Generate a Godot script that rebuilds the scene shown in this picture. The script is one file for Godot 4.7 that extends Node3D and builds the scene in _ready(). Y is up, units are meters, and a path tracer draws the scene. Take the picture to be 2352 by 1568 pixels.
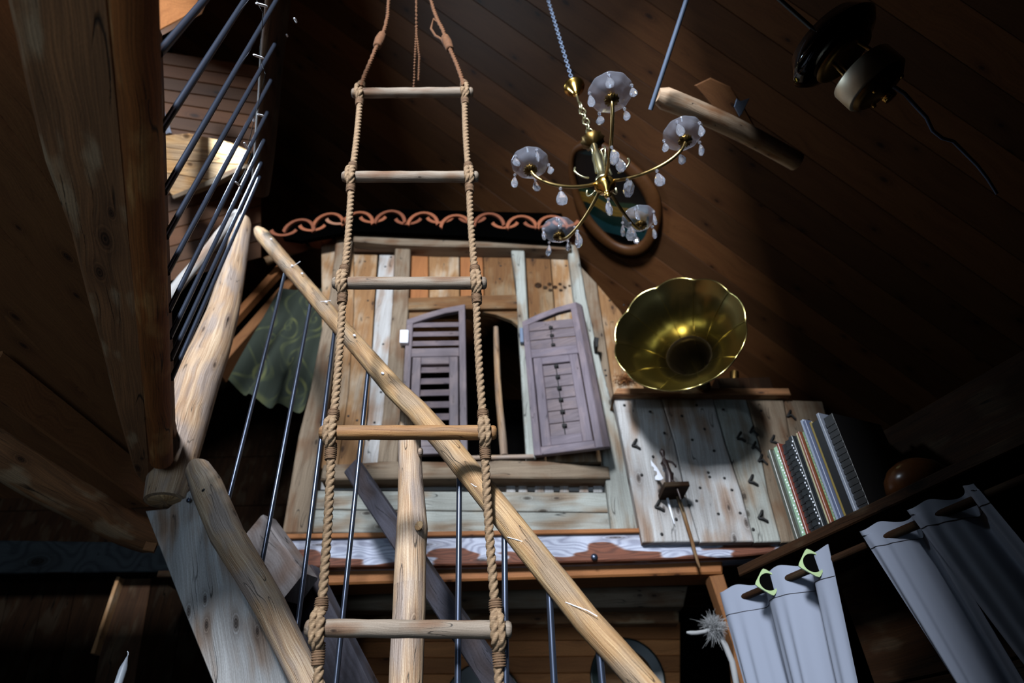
extends Node3D
# An old timber barn seen from below: rope ladder, loft stair, chandelier and a small plank hut with shutters.

const EYE := Vector3(0, 1.5, 0)
const FOCAL := 1400.0            # in pixels of the 2352 x 1568 frame
const ZF := -2.75                # plane of the hut wall
var RT := Vector3(1, 0, 0)       # camera axes in the world
var UPV := Vector3(0, 1, 0)
var FW := Vector3(0, 0, -1)
var ADIR := Vector3(0.383, 0, 0.924)   # the long axis of the room
var BDIR := Vector3(0.924, 0, -0.383)
var M := {}
var rng := RandomNumberGenerator.new()
var lumps := FastNoiseLite.new()
var taken := {}

# ---------------------------------------------------------------- surveying: a sight line from the eye met with a plane
func ray(x: float, y: float) -> Vector3:
	return (RT * (x - 1176.0) + UPV * (784.0 - y) + FW * FOCAL) / FOCAL
func pz(x: float, y: float, z: float) -> Vector3:
	var r := ray(x, y)
	return EYE + r * (z / r.z)
func ph(x: float, y: float, h: float) -> Vector3:
	var r := ray(x, y)
	return EYE + r * ((h - EYE.y) / r.y)
func pp(x: float, y: float, p: Vector3, n: Vector3) -> Vector3:
	var r := ray(x, y)
	return EYE + r * ((p - EYE).dot(n) / r.dot(n))
func pd(x: float, y: float, d: float) -> Vector3:
	return EYE + ray(x, y) * d
func poly_z(a: Array, z: float) -> PackedVector3Array:
	var o := PackedVector3Array()
	for i in range(0, a.size(), 2):
		o.append(pz(a[i], a[i + 1], z))
	return o
func poly_p(a: Array, p: Vector3, n: Vector3) -> PackedVector3Array:
	var o := PackedVector3Array()
	for i in range(0, a.size(), 2):
		o.append(pp(a[i], a[i + 1], p, n))
	return o

# ---------------------------------------------------------------- mesh building
class MB:
	var v := PackedVector3Array()
	var uv := PackedVector2Array()
	var sg := PackedInt32Array()
	var start := 0
	func tri(a: Vector3, b: Vector3, c: Vector3, ua: Vector2, ub: Vector2, uc: Vector2, g: int) -> void:
		v.append(a); v.append(b); v.append(c)
		uv.append(ua); uv.append(ub); uv.append(uc)
		sg.append(g)
	func close() -> void:
		var s := 0.0
		var o := v[start]
		for i in range(start, v.size(), 3):
			s += (v[i] - o).dot((v[i + 1] - o).cross(v[i + 2] - o))
		if s > 0.0:
			for i in range(start, v.size(), 3):
				var t := v[i + 1]; v[i + 1] = v[i + 2]; v[i + 2] = t
				var w := uv[i + 1]; uv[i + 1] = uv[i + 2]; uv[i + 2] = w
		start = v.size()
	func loft(rings: Array, uvo: Vector2, g: int, caps := true, loop := false, vlen := -1.0) -> void:
		var u := uvo.x
		var n: int = rings[0].size()
		var per := 0.0
		for j in n:
			per += rings[0][j].distance_to(rings[0][(j + 1) % n])
		var mid: int = rings.size() / 2
		var per2 := 0.0
		for j in n:
			per2 += rings[mid][j].distance_to(rings[mid][(j + 1) % n])
		per = maxf(per, per2)
		if vlen > 0.0:
			per = vlen
		var m := rings.size() if loop else rings.size() - 1
		for i in m:
			var r0: PackedVector3Array = rings[i]
			var r1: PackedVector3Array = rings[(i + 1) % rings.size()]
			var c0 := Vector3.ZERO
			var c1 := Vector3.ZERO
			for j in n:
				c0 += r0[j]; c1 += r1[j]
			var du := maxf(c0.distance_to(c1) / n, r0[0].distance_to(r1[0]) * 0.3)
			for j in n:
				var k := (j + 1) % n
				var va := uvo.y + per * j / n
				var vb := uvo.y + per * (j + 1) / n
				tri(r0[j], r0[k], r1[k], Vector2(u, va), Vector2(u, vb), Vector2(u + du, vb), g)
				tri(r0[j], r1[k], r1[j], Vector2(u, va), Vector2(u + du, vb), Vector2(u + du, va), g)
			u += du
		if caps and not loop:
			for e in 2:
				var r: PackedVector3Array = rings[0] if e == 0 else rings[rings.size() - 1]
				var c := Vector3.ZERO
				for p in r:
					c += p
				c /= n
				var ax := (r[0] - c).normalized()
				var nn := Vector3.ZERO
				for j in n:
					nn += (r[j] - c).cross(r[(j + 1) % n] - c)
				var ay := nn.normalized().cross(ax)
				for j in n:
					var k := (j + 1) % n
					var pj := Vector2((r[j] - c).dot(ax), (r[j] - c).dot(ay)) + uvo
					var pk := Vector2((r[k] - c).dot(ax), (r[k] - c).dot(ay)) + uvo
					if e == 0:
						tri(c, r[k], r[j], uvo, pk, pj, -1)
					else:
						tri(c, r[j], r[k], uvo, pj, pk, -1)
		close()
	func mesh(off: Vector3) -> ArrayMesh:
		var st := SurfaceTool.new()
		st.begin(Mesh.PRIMITIVE_TRIANGLES)
		for i in sg.size():
			st.set_smooth_group(sg[i])
			for k in 3:
				st.set_uv(uv[i * 3 + k])
				st.add_vertex(v[i * 3 + k] - off)
		st.generate_normals()
		st.index()
		return st.commit()
	func base() -> Vector3:
		var lo := v[0]
		var hi := v[0]
		for p in v:
			lo = lo.min(p); hi = hi.max(p)
		return Vector3((lo.x + hi.x) / 2, lo.y, (lo.z + hi.z) / 2)

func rnd_uv() -> Vector2:
	return Vector2(rng.randf() * 3.0, rng.randf() * 3.0)

func frame(d: Vector3, hint := Vector3.UP) -> Array:
	var x := hint.cross(d)
	if x.length() < 0.02:
		x = Vector3(1, 0, 0.2).cross(d)
	x = x.normalized()
	return [x, d.cross(x).normalized()]

func tube(mb: MB, pts: Array, radii, sides := 8, lump := 0.0, freq := 10.0, g := 1, caps := true, squash := 1.0) -> void:
	var rings := []
	var x := Vector3.ZERO
	for i in pts.size():
		var d: Vector3 = (pts[mini(i + 1, pts.size() - 1)] - pts[maxi(i - 1, 0)]).normalized()
		if i == 0:
			x = frame(d)[0]
		else:
			x = (x - d * x.dot(d)).normalized()
		var y := d.cross(x)
		var r: float = radii if radii is float else radii[i]
		var ring := PackedVector3Array()
		for j in sides:
			var a := TAU * j / sides
			var q := x * cos(a) + y * sin(a) * squash
			var rr := r
			if lump > 0.0:
				var w: Vector3 = pts[i] * freq * 0.35 + q * r * freq * 2.2
				rr *= 1.0 + lump * lumps.get_noise_3dv(w * 10.0) * 1.6
			ring.append(pts[i] + q * rr)
		rings.append(ring)
	mb.loft(rings, rnd_uv(), g, caps)

func seg_pts(a: Vector3, b: Vector3, n: int, wob := 0.0) -> Array:
	var o := []
	for i in n + 1:
		var t := float(i) / n
		var p := a.lerp(b, t)
		if wob > 0.0:
			p += Vector3(lumps.get_noise_2d(t * 40.0 + a.x * 91.0, 3.0), lumps.get_noise_2d(t * 40.0 + a.z * 77.0, 50.0), lumps.get_noise_2d(t * 40.0 + a.y * 57.0, 90.0)) * wob
		o.append(p)
	return o

func log_(mb: MB, a: Vector3, b: Vector3, r0: float, r1: float, n := 24, sides := 16, lump := 0.12, wob := 0.01) -> void:
	var rr := []
	for i in n + 1:
		rr.append(lerpf(r0, r1, float(i) / n))
	rr[0] *= 0.93
	rr[n] *= 0.93
	tube(mb, seg_pts(a, b, n, wob), rr, sides, lump, 3.0)

func rod(mb: MB, a: Vector3, b: Vector3, r: float, sides := 10) -> void:
	tube(mb, [a, b], r, sides)

func beam(mb: MB, a: Vector3, b: Vector3, w: float, h: float, up := Vector3.UP, ch := 0.006, n := 10, jit := 0.004) -> void:
	var d := (b - a).normalized()
	var x := d.cross(up).normalized()
	var y := x.cross(d).normalized()
	var rings := []
	for i in n + 1:
		var p := a.lerp(b, float(i) / n)
		var ring := PackedVector3Array()
		var k := 0
		for c in [[-1, -1, 0], [-1, -1, 1], [1, -1, 1], [1, -1, 0], [1, 1, 0], [1, 1, 1], [-1, 1, 1], [-1, 1, 0]]:
			var cx: float = c[0] * (w / 2 - (ch if c[2] == 1 else 0.0))
			var cy: float = c[1] * (h / 2 - (ch if c[2] == 0 else 0.0))
			var q := x * cx + y * cy
			if jit > 0.0:
				var s := p * 40.0 + q * 260.0
				q += (x * lumps.get_noise_3dv(s) + y * lumps.get_noise_3dv(s + Vector3(50, 9, 3))) * jit * 1.6
			ring.append(p + q)
			k += 1
		rings.append(ring)
	mb.loft(rings, rnd_uv(), -1)

func slab(mb: MB, poly: PackedVector3Array, thick: Vector3, ch := 0.004, grain := Vector3.UP, uvo := Vector2(-1, -1), cut := false) -> void:
	# a prism with a chamfered front; thick points away from the front face
	var n := poly.size()
	var nn := Vector3.ZERO
	for i in n:
		nn += poly[i].cross(poly[(i + 1) % n])
	nn = nn.normalized()
	var front := PackedVector3Array()
	for i in n:
		var e0 := (poly[i] - poly[(i + n - 1) % n]).normalized()
		var e1 := (poly[(i + 1) % n] - poly[i]).normalized()
		var n0 := nn.cross(e0)
		var n1 := nn.cross(e1)
		front.append(poly[i] + (n0 + n1) / maxf(0.35, 1.0 + n0.dot(n1)) * ch)
	var td := thick.normalized()
	var mid := PackedVector3Array()
	var back := PackedVector3Array()
	for p in poly:
		mid.append(p + td * ch)
		back.append(p + thick)
	var gx := (grain - nn * grain.dot(nn)).normalized()
	var gy := nn.cross(gx)
	if gy.y > 0.3:
		gy = -gy
	if uvo.x < 0.0:
		uvo = rnd_uv()
	var o := poly[0]
	var f := func(p: Vector3) -> Vector2:
		return Vector2((p - o).dot(gx), (p - o).dot(gy) + (p - o).dot(td)) + uvo
	for pair in [[back, mid], [mid, front]]:
		for j in n:
			var k := (j + 1) % n
			var a: Vector3 = pair[0][j]; var b: Vector3 = pair[0][k]; var c: Vector3 = pair[1][k]; var d: Vector3 = pair[1][j]
			mb.tri(a, b, c, f.call(a), f.call(b), f.call(c), -1)
			mb.tri(a, c, d, f.call(a), f.call(c), f.call(d), -1)
	var flat := PackedVector2Array()
	for p in poly:
		flat.append(Vector2((p - o).dot(gx), (p - o).dot(gy)))
	var ix := Geometry2D.triangulate_polygon(flat)
	# triangulate_polygon keeps one winding; find it against the sides
	var s := 0.0
	for i in range(0, ix.size(), 3):
		s += (poly[ix[i + 1]] - poly[ix[i]]).cross(poly[ix[i + 2]] - poly[ix[i]]).dot(nn)
	for i in range(0, ix.size(), 3):
		var a := ix[i]
		var b := ix[i + 1] if s > 0.0 else ix[i + 2]
		var c := ix[i + 2] if s > 0.0 else ix[i + 1]
		mb.tri(front[a], front[b], front[c], f.call(front[a]), f.call(front[b]), f.call(front[c]), -1)
		mb.tri(back[a], back[c], back[b], f.call(back[a]), f.call(back[c]), f.call(back[b]), -1)
	mb.close()

func lathe(mb: MB, at: Vector3, axis: Vector3, prof: Array, sides := 20, scal := 0.0, lobes := 10, g := 1, hint := Vector3.UP) -> void:
	axis = axis.normalized()
	var fr := frame(axis, hint)
	var rings := []
	var top: float = prof[prof.size() - 1].x
	for q in prof:
		var ring := PackedVector3Array()
		for j in sides:
			var a := TAU * j / sides
			var r: float = maxf(q.x, 0.0002)
			if scal > 0.0:
				r *= 1.0 + scal * cos(a * lobes) * smoothstep(0.5, 1.0, q.x / maxf(top, 0.001))
			ring.append(at + axis * q.y + (fr[0] * cos(a) + fr[1] * sin(a)) * r)
		rings.append(ring)
	mb.loft(rings, rnd_uv(), g)

func ball(mb: MB, c: Vector3, r: float, axis := Vector3.UP, sides := 12, stretch := 1.0) -> void:
	var prof := []
	for i in 9:
		var a := PI * i / 8.0
		prof.append(Vector2(sin(a) * r, -cos(a) * r * stretch))
	lathe(mb, c, axis, prof, sides)

func rope(mb: MB, pts: Array, r: float, pitch := 0.055, sides := 18) -> void:
	# three laid strands: a lobed section that turns along the rope
	var rings := []
	var x := Vector3.ZERO
	var s := 0.0
	for i in pts.size():
		var d: Vector3 = (pts[mini(i + 1, pts.size() - 1)] - pts[maxi(i - 1, 0)]).normalized()
		if i == 0:
			x = frame(d)[0]
		else:
			x = (x - d * x.dot(d)).normalized()
			s += pts[i].distance_to(pts[i - 1])
		var y := d.cross(x)
		var ring := PackedVector3Array()
		for j in sides:
			var a := TAU * j / sides
			var rr := r * (0.68 + 0.36 * absf(cos(1.5 * a)))
			var b := a + TAU * s / pitch
			ring.append(pts[i] + (x * cos(b) + y * sin(b)) * rr)
		rings.append(ring)
	mb.loft(rings, rnd_uv(), 1)

func whip(mb: MB, a: Vector3, b: Vector3, r: float, turns: int, bulge := 0.15) -> void:
	var prof := []
	var n := turns * 4
	var len := a.distance_to(b)
	prof.append(Vector2(r * 0.5, 0))
	for i in n + 1:
		var t := float(i) / n
		prof.append(Vector2(r * (1.0 + bulge * sin(PI * t) + 0.24 * absf(sin(PI * t * turns)) + 0.05 * sin(i * 2.7)), len * t))
	prof.append(Vector2(r * 0.5, len))
	lathe(mb, a, b - a, prof, 14)

# ---------------------------------------------------------------- things and parts
func numbered(n: String) -> String:
	if not taken.has(n):
		taken[n] = 0
		return n
	taken[n] += 1
	return "%s_%03d" % [n, taken[n]]

func tag(o: Node3D, label: String, category: String, group := "") -> void:
	o.set_meta("label", label)
	o.set_meta("category", category)
	if group != "":
		o.set_meta("group", group)

func thing(called: String, label: String, category: String, group := "") -> Node3D:
	var o := Node3D.new()
	o.name = numbered(called)
	add_child(o, true)
	tag(o, label, category, group)
	return o

func structure(called: String) -> Node3D:
	var o := Node3D.new()
	o.name = called
	add_child(o, true)
	o.set_meta("kind", "structure")
	return o

func part(parent: Node3D, called: String, mb: MB, mat: Material, label := "") -> MeshInstance3D:
	var o := MeshInstance3D.new()
	o.name = called
	o.mesh = mb.mesh(Vector3.ZERO)
	o.material_override = null
	o.set_surface_override_material(0, mat)
	parent.add_child(o, true)
	if label != "":
		o.set_meta("label", label)
	return o

func settle(o: Node3D) -> void:
	# the thing's node goes to its base, its parts keep their place
	var lo := Vector3(1e9, 1e9, 1e9)
	var hi := -lo
	for c in o.get_children():
		var b: AABB = c.mesh.get_aabb()
		lo = lo.min(b.position); hi = hi.max(b.end)
	var at := Vector3((lo.x + hi.x) / 2, lo.y, (lo.z + hi.z) / 2)
	o.position = at
	for c in o.get_children():
		c.position -= at

func solo(called: String, label: String, category: String, mb: MB, mat: Material, group := "") -> MeshInstance3D:
	var o := MeshInstance3D.new()
	o.name = numbered(called)
	var at := mb.base()
	o.mesh = mb.mesh(at)
	o.set_surface_override_material(0, mat)
	add_child(o, true)
	o.position = at
	tag(o, label, category, group)
	return o

# ---------------------------------------------------------------- textures
func noise_bytes(w: int, h: int, freq: float, sd: int, W: int, H: int, oct := 3) -> PackedByteArray:
	var n := FastNoiseLite.new()
	n.noise_type = FastNoiseLite.TYPE_SIMPLEX_SMOOTH
	n.seed = sd
	n.frequency = freq
	n.fractal_octaves = oct
	var im := n.get_seamless_image(w, h, false, false, 0.15, true)
	im.convert(Image.FORMAT_L8)
	if w != W or h != H:
		im.resize(W, H, Image.INTERPOLATE_CUBIC)
	return im.get_data()

func wood(sd: int, light: Color, dark: Color, stain: Color, o := {}) -> Array:
	# [albedo, height]; u runs along the grain
	var W := 1024
	var H := 512
	var fine := noise_bytes(24, 512, o.get("fine", 0.17), sd, W, H, 4)
	var med := noise_bytes(24, 128, 0.06, sd + 1, W, H, 2)
	var warp := noise_bytes(128, 64, 0.03, sd + 2, W, H, 2)
	var blot := noise_bytes(128, 96, o.get("blot_freq", 0.03), sd + 3, W, H, 4)
	var speck := noise_bytes(512, 512, 0.22, sd + 4, W, H, 2)
	var r := RandomNumberGenerator.new()
	r.seed = sd * 7 + 5
	var disp := PackedFloat32Array(); disp.resize(W * H)
	var kd := PackedFloat32Array(); kd.resize(W * H)
	for k in int(o.get("knots", 5)):
		var cx := r.randi_range(0, W - 1)
		var cy := r.randi_range(0, H - 1)
		var rad := r.randf_range(0.6, 1.3) * float(o.get("knot_size", 12.0))
		var R := int(rad * 5.0)
		for dy in range(-R, R + 1):
			var yy := posmod(cy + dy, H)
			for dx in range(-R * 2, R * 2 + 1):
				var q := sqrt(dx * dx * 0.3 + dy * dy) / rad
				if q < 5.0:
					var i := yy * W + posmod(cx + dx, W)
					disp[i] += -signf(dy) * rad * 0.8 * exp(-q * q * 0.25) * minf(absf(dy) / rad, 1.0)
					if q < 1.4:
						var kk := clampf(1.4 - q, 0.0, 1.0)
						kd[i] = maxf(kd[i], kk * (0.75 + 0.25 * sin(q * 14.0)))
					else:
						kd[i] = maxf(kd[i], 0.25 * exp(-(q - 1.4)) )
	var wa: float = o.get("warp", 16.0)
	var contrast: float = o.get("contrast", 0.8)
	var st_lo: float = o.get("stain_lo", 0.5)
	var st_hi: float = o.get("stain_hi", 0.75)
	var st_amt: float = o.get("stain", 0.7)
	var crack: float = o.get("crack", 0.5)
	var ramp: float = o.get("ramp", 0.0)
	var rings: float = o.get("rings", 0.0)
	var orange: bool = o.get("underbark", false)
	var px := PackedByteArray(); px.resize(W * H * 3)
	var hb := PackedByteArray(); hb.resize(W * H)
	var lr := light.r; var lg := light.g; var lb := light.b
	var dr := dark.r - lr; var dg := dark.g - lg; var db := dark.b - lb
	for y in H:
		for x in W:
			var i := y * W + x
			var wv := warp[i] / 255.0
			var yy := posmod(int(y + (wv - 0.5) * wa + disp[i]), H)
			var j := yy * W + x
			var f := fine[j] / 255.0
			var m := med[j] / 255.0
			var t := clampf((f * 0.75 + m * 0.4 - 0.2) * contrast + 0.1, 0.0, 1.0)
			if rings > 0.0:
				t = clampf(t * 0.5 + 0.5 * pow(0.5 + 0.5 * sin(yy * 0.11 + wv * rings), 2.0), 0.0, 1.0)
			var cr := 0.0
			if crack > 0.0:
				cr = clampf(1.0 - absf(m - 0.62) * 45.0, 0.0, 1.0) * clampf((wv - 0.5) * 6.0, 0.0, 1.0) * crack
			var b := blot[i] / 255.0
			var cr_ := lr + dr * t
			var cg_ := lg + dg * t
			var cb_ := lb + db * t
			var s := clampf((b + (m - 0.5) * 0.5 + (ramp * (0.5 - absf(float(x) / W - 0.5)) * 2.0 - ramp * 0.5) - st_lo) / (st_hi - st_lo), 0.0, 1.0) * st_amt
			if orange:
				var yb := float(y) / H
				s = clampf((yb - 0.60 - (wv - 0.5) * 0.75 - (b - 0.5) * 0.1) * 16.0, 0.0, 1.0) * clampf((0.995 - yb) * 60.0, 0.0, 1.0)
				s *= 0.95
			var sh := 0.75 + 0.5 * (1.0 - t)
			cr_ += (stain.r * sh - cr_) * s
			cg_ += (stain.g * sh - cg_) * s
			cb_ += (stain.b * sh - cb_) * s
			var mul := (1.0 - kd[i] * 0.72) * (1.0 - cr * 0.75) * (0.93 + 0.14 * speck[i] / 255.0)
			px[i * 3] = int(clampf(cr_ * mul, 0.0, 1.0) * 255.0)
			px[i * 3 + 1] = int(clampf(cg_ * mul * (1.0 - kd[i] * 0.1), 0.0, 1.0) * 255.0)
			px[i * 3 + 2] = int(clampf(cb_ * mul * (1.0 - kd[i] * 0.15), 0.0, 1.0) * 255.0)
			hb[i] = int(clampf((1.0 - t * 0.6) * (1.0 - cr) * 255.0 * (0.9 + 0.1 * speck[i] / 255.0), 0.0, 255.0))
	var a := ImageTexture.create_from_image(Image.create_from_data(W, H, false, Image.FORMAT_RGB8, px))
	var hh := ImageTexture.create_from_image(Image.create_from_data(W, H, false, Image.FORMAT_L8, hb))
	return [a, hh]

func mat(tex: Array, size: Vector2, tint := Color.WHITE, rough := 0.75, bump := 0.15) -> StandardMaterial3D:
	var m := StandardMaterial3D.new()
	m.albedo_texture = tex[0]
	m.albedo_color = tint
	m.roughness = rough
	m.metallic_specular = 0.35
	if bump > 0.0:
		m.heightmap_enabled = true
		m.heightmap_texture = tex[1]
		m.heightmap_scale = bump
	m.uv1_scale = Vector3(1.0 / size.x, 1.0 / size.y, 1)
	return m

func plain(c: Color, rough := 0.7, metal := 0.0) -> StandardMaterial3D:
	var m := StandardMaterial3D.new()
	m.albedo_color = c
	m.roughness = rough
	m.metallic = metal
	return m

func paint_tex(W: int, H: int, f: Callable) -> ImageTexture:
	var px := PackedByteArray(); px.resize(W * H * 3)
	for y in H:
		for x in W:
			var c: Color = f.call(float(x) / W, float(y) / H)
			var i := (y * W + x) * 3
			px[i] = int(clampf(c.r, 0, 1) * 255.0); px[i + 1] = int(clampf(c.g, 0, 1) * 255.0); px[i + 2] = int(clampf(c.b, 0, 1) * 255.0)
	return ImageTexture.create_from_image(Image.create_from_data(W, H, false, Image.FORMAT_RGB8, px))

func make_materials() -> void:
	var grey := wood(11, Color(.72, .71, .69), Color(.46, .43, .40), Color(.47, .35, .26), {"knots": 7, "stain_lo": .42, "stain_hi": .95, "stain": .75, "crack": .8, "knot_size": 9.0, "contrast": .75, "blot_freq": .02})
	var mixed := wood(23, Color(.66, .52, .36), Color(.40, .27, .16), Color(.70, .67, .62), {"knots": 6, "stain_lo": .35, "stain_hi": .85, "stain": .75, "crack": .8, "knot_size": 9.0, "contrast": .75, "blot_freq": .02})
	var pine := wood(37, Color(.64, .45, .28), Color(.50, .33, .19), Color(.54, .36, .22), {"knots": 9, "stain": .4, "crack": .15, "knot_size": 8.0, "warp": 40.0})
	var dark := wood(41, Color(.40, .28, .18), Color(.18, .13, .09), Color(.42, .38, .31), {"knots": 5, "stain_lo": .55, "stain_hi": .8, "stain": .6, "crack": .9})
	var pale := wood(53, Color(.88, .80, .68), Color(.52, .38, .26), Color(.60, .56, .54), {"knots": 7, "stain_lo": .35, "stain_hi": .8, "stain": .7, "crack": .8, "contrast": 1.15, "blot_freq": .02, "knot_size": 11.0})
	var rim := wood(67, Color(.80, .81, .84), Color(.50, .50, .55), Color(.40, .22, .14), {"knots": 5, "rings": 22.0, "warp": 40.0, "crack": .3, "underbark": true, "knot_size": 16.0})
	var painted := wood(71, Color(.41, .37, .385), Color(.27, .235, .25), Color(.45, .39, .38), {"knots": 0, "stain": .4, "crack": .5, "contrast": .8})
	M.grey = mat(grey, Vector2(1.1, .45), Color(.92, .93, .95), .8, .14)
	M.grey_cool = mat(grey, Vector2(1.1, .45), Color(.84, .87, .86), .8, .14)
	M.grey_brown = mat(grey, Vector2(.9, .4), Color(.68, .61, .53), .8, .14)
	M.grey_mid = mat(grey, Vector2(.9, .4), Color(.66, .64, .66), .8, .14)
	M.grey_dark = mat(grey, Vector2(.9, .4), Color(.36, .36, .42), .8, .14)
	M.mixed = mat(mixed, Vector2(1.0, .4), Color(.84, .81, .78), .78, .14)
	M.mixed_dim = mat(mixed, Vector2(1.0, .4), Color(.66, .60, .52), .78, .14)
	M.brown = mat(pine, Vector2(1.0, .45), Color(.72, .69, .66), .75, .1)
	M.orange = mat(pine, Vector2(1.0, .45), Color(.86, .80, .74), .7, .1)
	M.drift = mat(grey, Vector2(.5, .2), Color(1.0, .88, .76), .8, .25)
	M.pine = mat(pine, Vector2(1.3, .6), Color(1.45, 1.36, 1.28), .6, .06)
	M.pine_b = mat(pine, Vector2(1.3, .6), Color(1.25, 1.16, 1.08), .6, .06)
	M.pine_pale = mat(pale, Vector2(1.2, .5), Color(1, .93, .8), .6, .05)
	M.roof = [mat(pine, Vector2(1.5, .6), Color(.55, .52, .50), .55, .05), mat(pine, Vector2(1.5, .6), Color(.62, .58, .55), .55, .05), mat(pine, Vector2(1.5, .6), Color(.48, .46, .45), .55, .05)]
	M.near_black = mat(dark, Vector2(1.1, .4), Color(.26, .25, .25), .85, .1)  # dark wood tinted close to black
	M.dark = mat(dark, Vector2(1.1, .4), Color(1.55, 1.5, 1.45), .75, .16)
	M.dark_warm = mat(dark, Vector2(1.1, .35), Color(1.5, 1.25, .95), .7, .16)
	M.darker = mat(dark, Vector2(1.1, .4), Color(.55, .52, .50), .75, .1)
	M.pale = mat(pale, Vector2(.8, .25), Color(.84, .83, .83), .7, .2)
	M.pale_gold = mat(pale, Vector2(.7, .22), Color(.80, .75, .66), .65, .2)
	M.pale_grey = mat(pale, Vector2(.9, .3), Color(.80, .76, .72), .75, .14)
	M.rim = mat(rim, Vector2(1.3, .185), Color(.84, .85, .88), .7, .1)
	M.rim_shade = mat(rim, Vector2(1.3, .6), Color(.055, .07, .075), .7, .1)  # rim wood tinted nearly black, painting the shade under the loft
	M.paint = mat(painted, Vector2(.8, .35), Color(1, 1, 1), .5, .06)
	M.paint_pale = mat(painted, Vector2(.8, .35), Color(1.05, 1.06, 1.09), .45, .06)
	M.rung_grey = mat(grey, Vector2(.5, .2), Color(.72, .66, .60), .7, .08)
	M.rung_brown = mat(pale, Vector2(.6, .2), Color(.72, .61, .47), .65, .08)
	# rope fibre
	var fib := noise_bytes(256, 24, .08, 91, 256, 256, 3)
	var fib2 := noise_bytes(256, 256, .05, 92, 256, 256, 3)
	var rt := paint_tex(256, 256, func(u: float, v: float) -> Color:
		var i := int(v * 256) * 256 + int(u * 256)
		var k := fib[i] / 255.0 * 0.6 + fib2[i] / 255.0 * 0.4
		return Color(.38, .30, .22).lerp(Color(.74, .66, .55), k))
	M.rope = plain(Color(.84, .79, .73), .85)
	M.rope.albedo_texture = rt
	M.rope.uv1_scale = Vector3(20, 12, 1)
	M.twine = M.rope.duplicate()
	M.twine.albedo_color = Color(.66, .57, .48)
	M.rope_old = M.rope.duplicate()
	M.rope_old.albedo_color = Color(.62, .45, .28)
	M.steel = plain(Color(.26, .285, .34), .3, .8)
	M.steel_blue = plain(Color(.42, .47, .55), .45, .6)
	M.iron = plain(Color(.08, .075, .07), .6, .4)
	M.brass = plain(Color(.80, .64, .33), .22, 1.0)
	M.brass_dull = plain(Color(.62, .52, .33), .35, 1.0)
	M.brass_dark = plain(Color(.36, .28, .15), .4, 1.0)
	M.brass_pale = plain(Color(.75, .72, .58), .3, 1.0)
	M.glass = plain(Color(.95, .96, 1.0, .08), .03)
	M.glass.refraction_enabled = true
	M.glass.refraction_scale = 0.05
	M.dish = plain(Color(.86, .88, .95, .09), .06)
	M.dish.transparency = BaseMaterial3D.TRANSPARENCY_ALPHA
	M.black_glass = plain(Color(.02, .02, .022), .08)
	M.white = plain(Color(.86, .87, .9), .6)
	M.wax = plain(Color(.58, .60, .63), .45)
	M.clay = plain(Color(.55, .31, .19), .8)
	M.clay_dark = plain(Color(.46, .25, .15), .85)
	M.clay_pale = plain(Color(.60, .42, .32), .85)
	M.cloth = plain(Color(.44, .46, .51), .9)
	M.cloth.backlight_enabled = true
	M.cloth.backlight = Color(.05, .05, .055)
	M.cloth_hem = plain(Color(.62, .62, .50), .9)
	M.near_black.metallic_specular = .1
	M.rim_shade.metallic_specular = .08
	M.darker.metallic_specular = .2
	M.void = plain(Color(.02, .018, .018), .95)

# ---------------------------------------------------------------- camera, sky and daylight
func setup() -> void:
	var up_c := Vector3(1120.0 - 1176.0, 784.0 + 1000.0, FOCAL).normalized()   # the world's up in camera axes (right, up, forward)
	var rt_c := (Vector3(1, 0, 0) - up_c * up_c.x).normalized()
	var fw_c := Vector3(rt_c.y * up_c.z - rt_c.z * up_c.y, rt_c.z * up_c.x - rt_c.x * up_c.z, rt_c.x * up_c.y - rt_c.y * up_c.x)
	RT = Vector3(rt_c.x, up_c.x, -fw_c.x)
	UPV = Vector3(rt_c.y, up_c.y, -fw_c.y)
	FW = Vector3(rt_c.z, up_c.z, -fw_c.z)
	var cam := Camera3D.new()
	cam.name = "camera"
	cam.fov = rad_to_deg(2.0 * atan(784.0 / FOCAL))
	cam.near = 0.05
	cam.far = 60.0
	cam.transform = Transform3D(Basis(RT, UPV, -FW), EYE)
	var att := CameraAttributesPhysical.new()
	att.frustum_focal_length = 21.4
	att.frustum_focus_distance = 1.5
	att.exposure_aperture = 2.5
	add_child(cam)
	cam.attributes = att
	cam.fov = rad_to_deg(2.0 * atan(784.0 / FOCAL))
	cam.current = true

	var we := WorldEnvironment.new()
	we.name = "environment"
	var e := Environment.new()
	e.background_mode = Environment.BG_COLOR
	e.background_color = Color(.62, .68, .76)
	e.tonemap_mode = Environment.TONE_MAPPER_LINEAR
	e.tonemap_exposure = 1.06
	e.sdfgi_enabled = true
	e.ssao_enabled = true
	e.ssil_enabled = true
	we.environment = e
	add_child(we)

	# daylight in the gable window behind the viewer, plus an added fill light in an invented door
	daylight("daylight_gable", Vector3(-.95, 4.35, 2.93), Vector2(.5, .9), Vector3(0, 3.4, -2.75), 76.0, Color(.93, .96, 1.0))
	daylight("fill_door", Vector3(-.6, 1.25, 2.93), Vector2(1.3, 1.9), Vector3(-.4, 2.2, -2.75), 6.5, Color(.80, .90, 1.0))  # made-up fill source, dim and cool
	# the small skylight high on the loft
	daylight("daylight_skylight", pd(372, 250, 3.05), Vector2(.25, .25), Vector3(.9, 2.9, -.75), 2.2, Color(.85, .93, 1.0))

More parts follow.
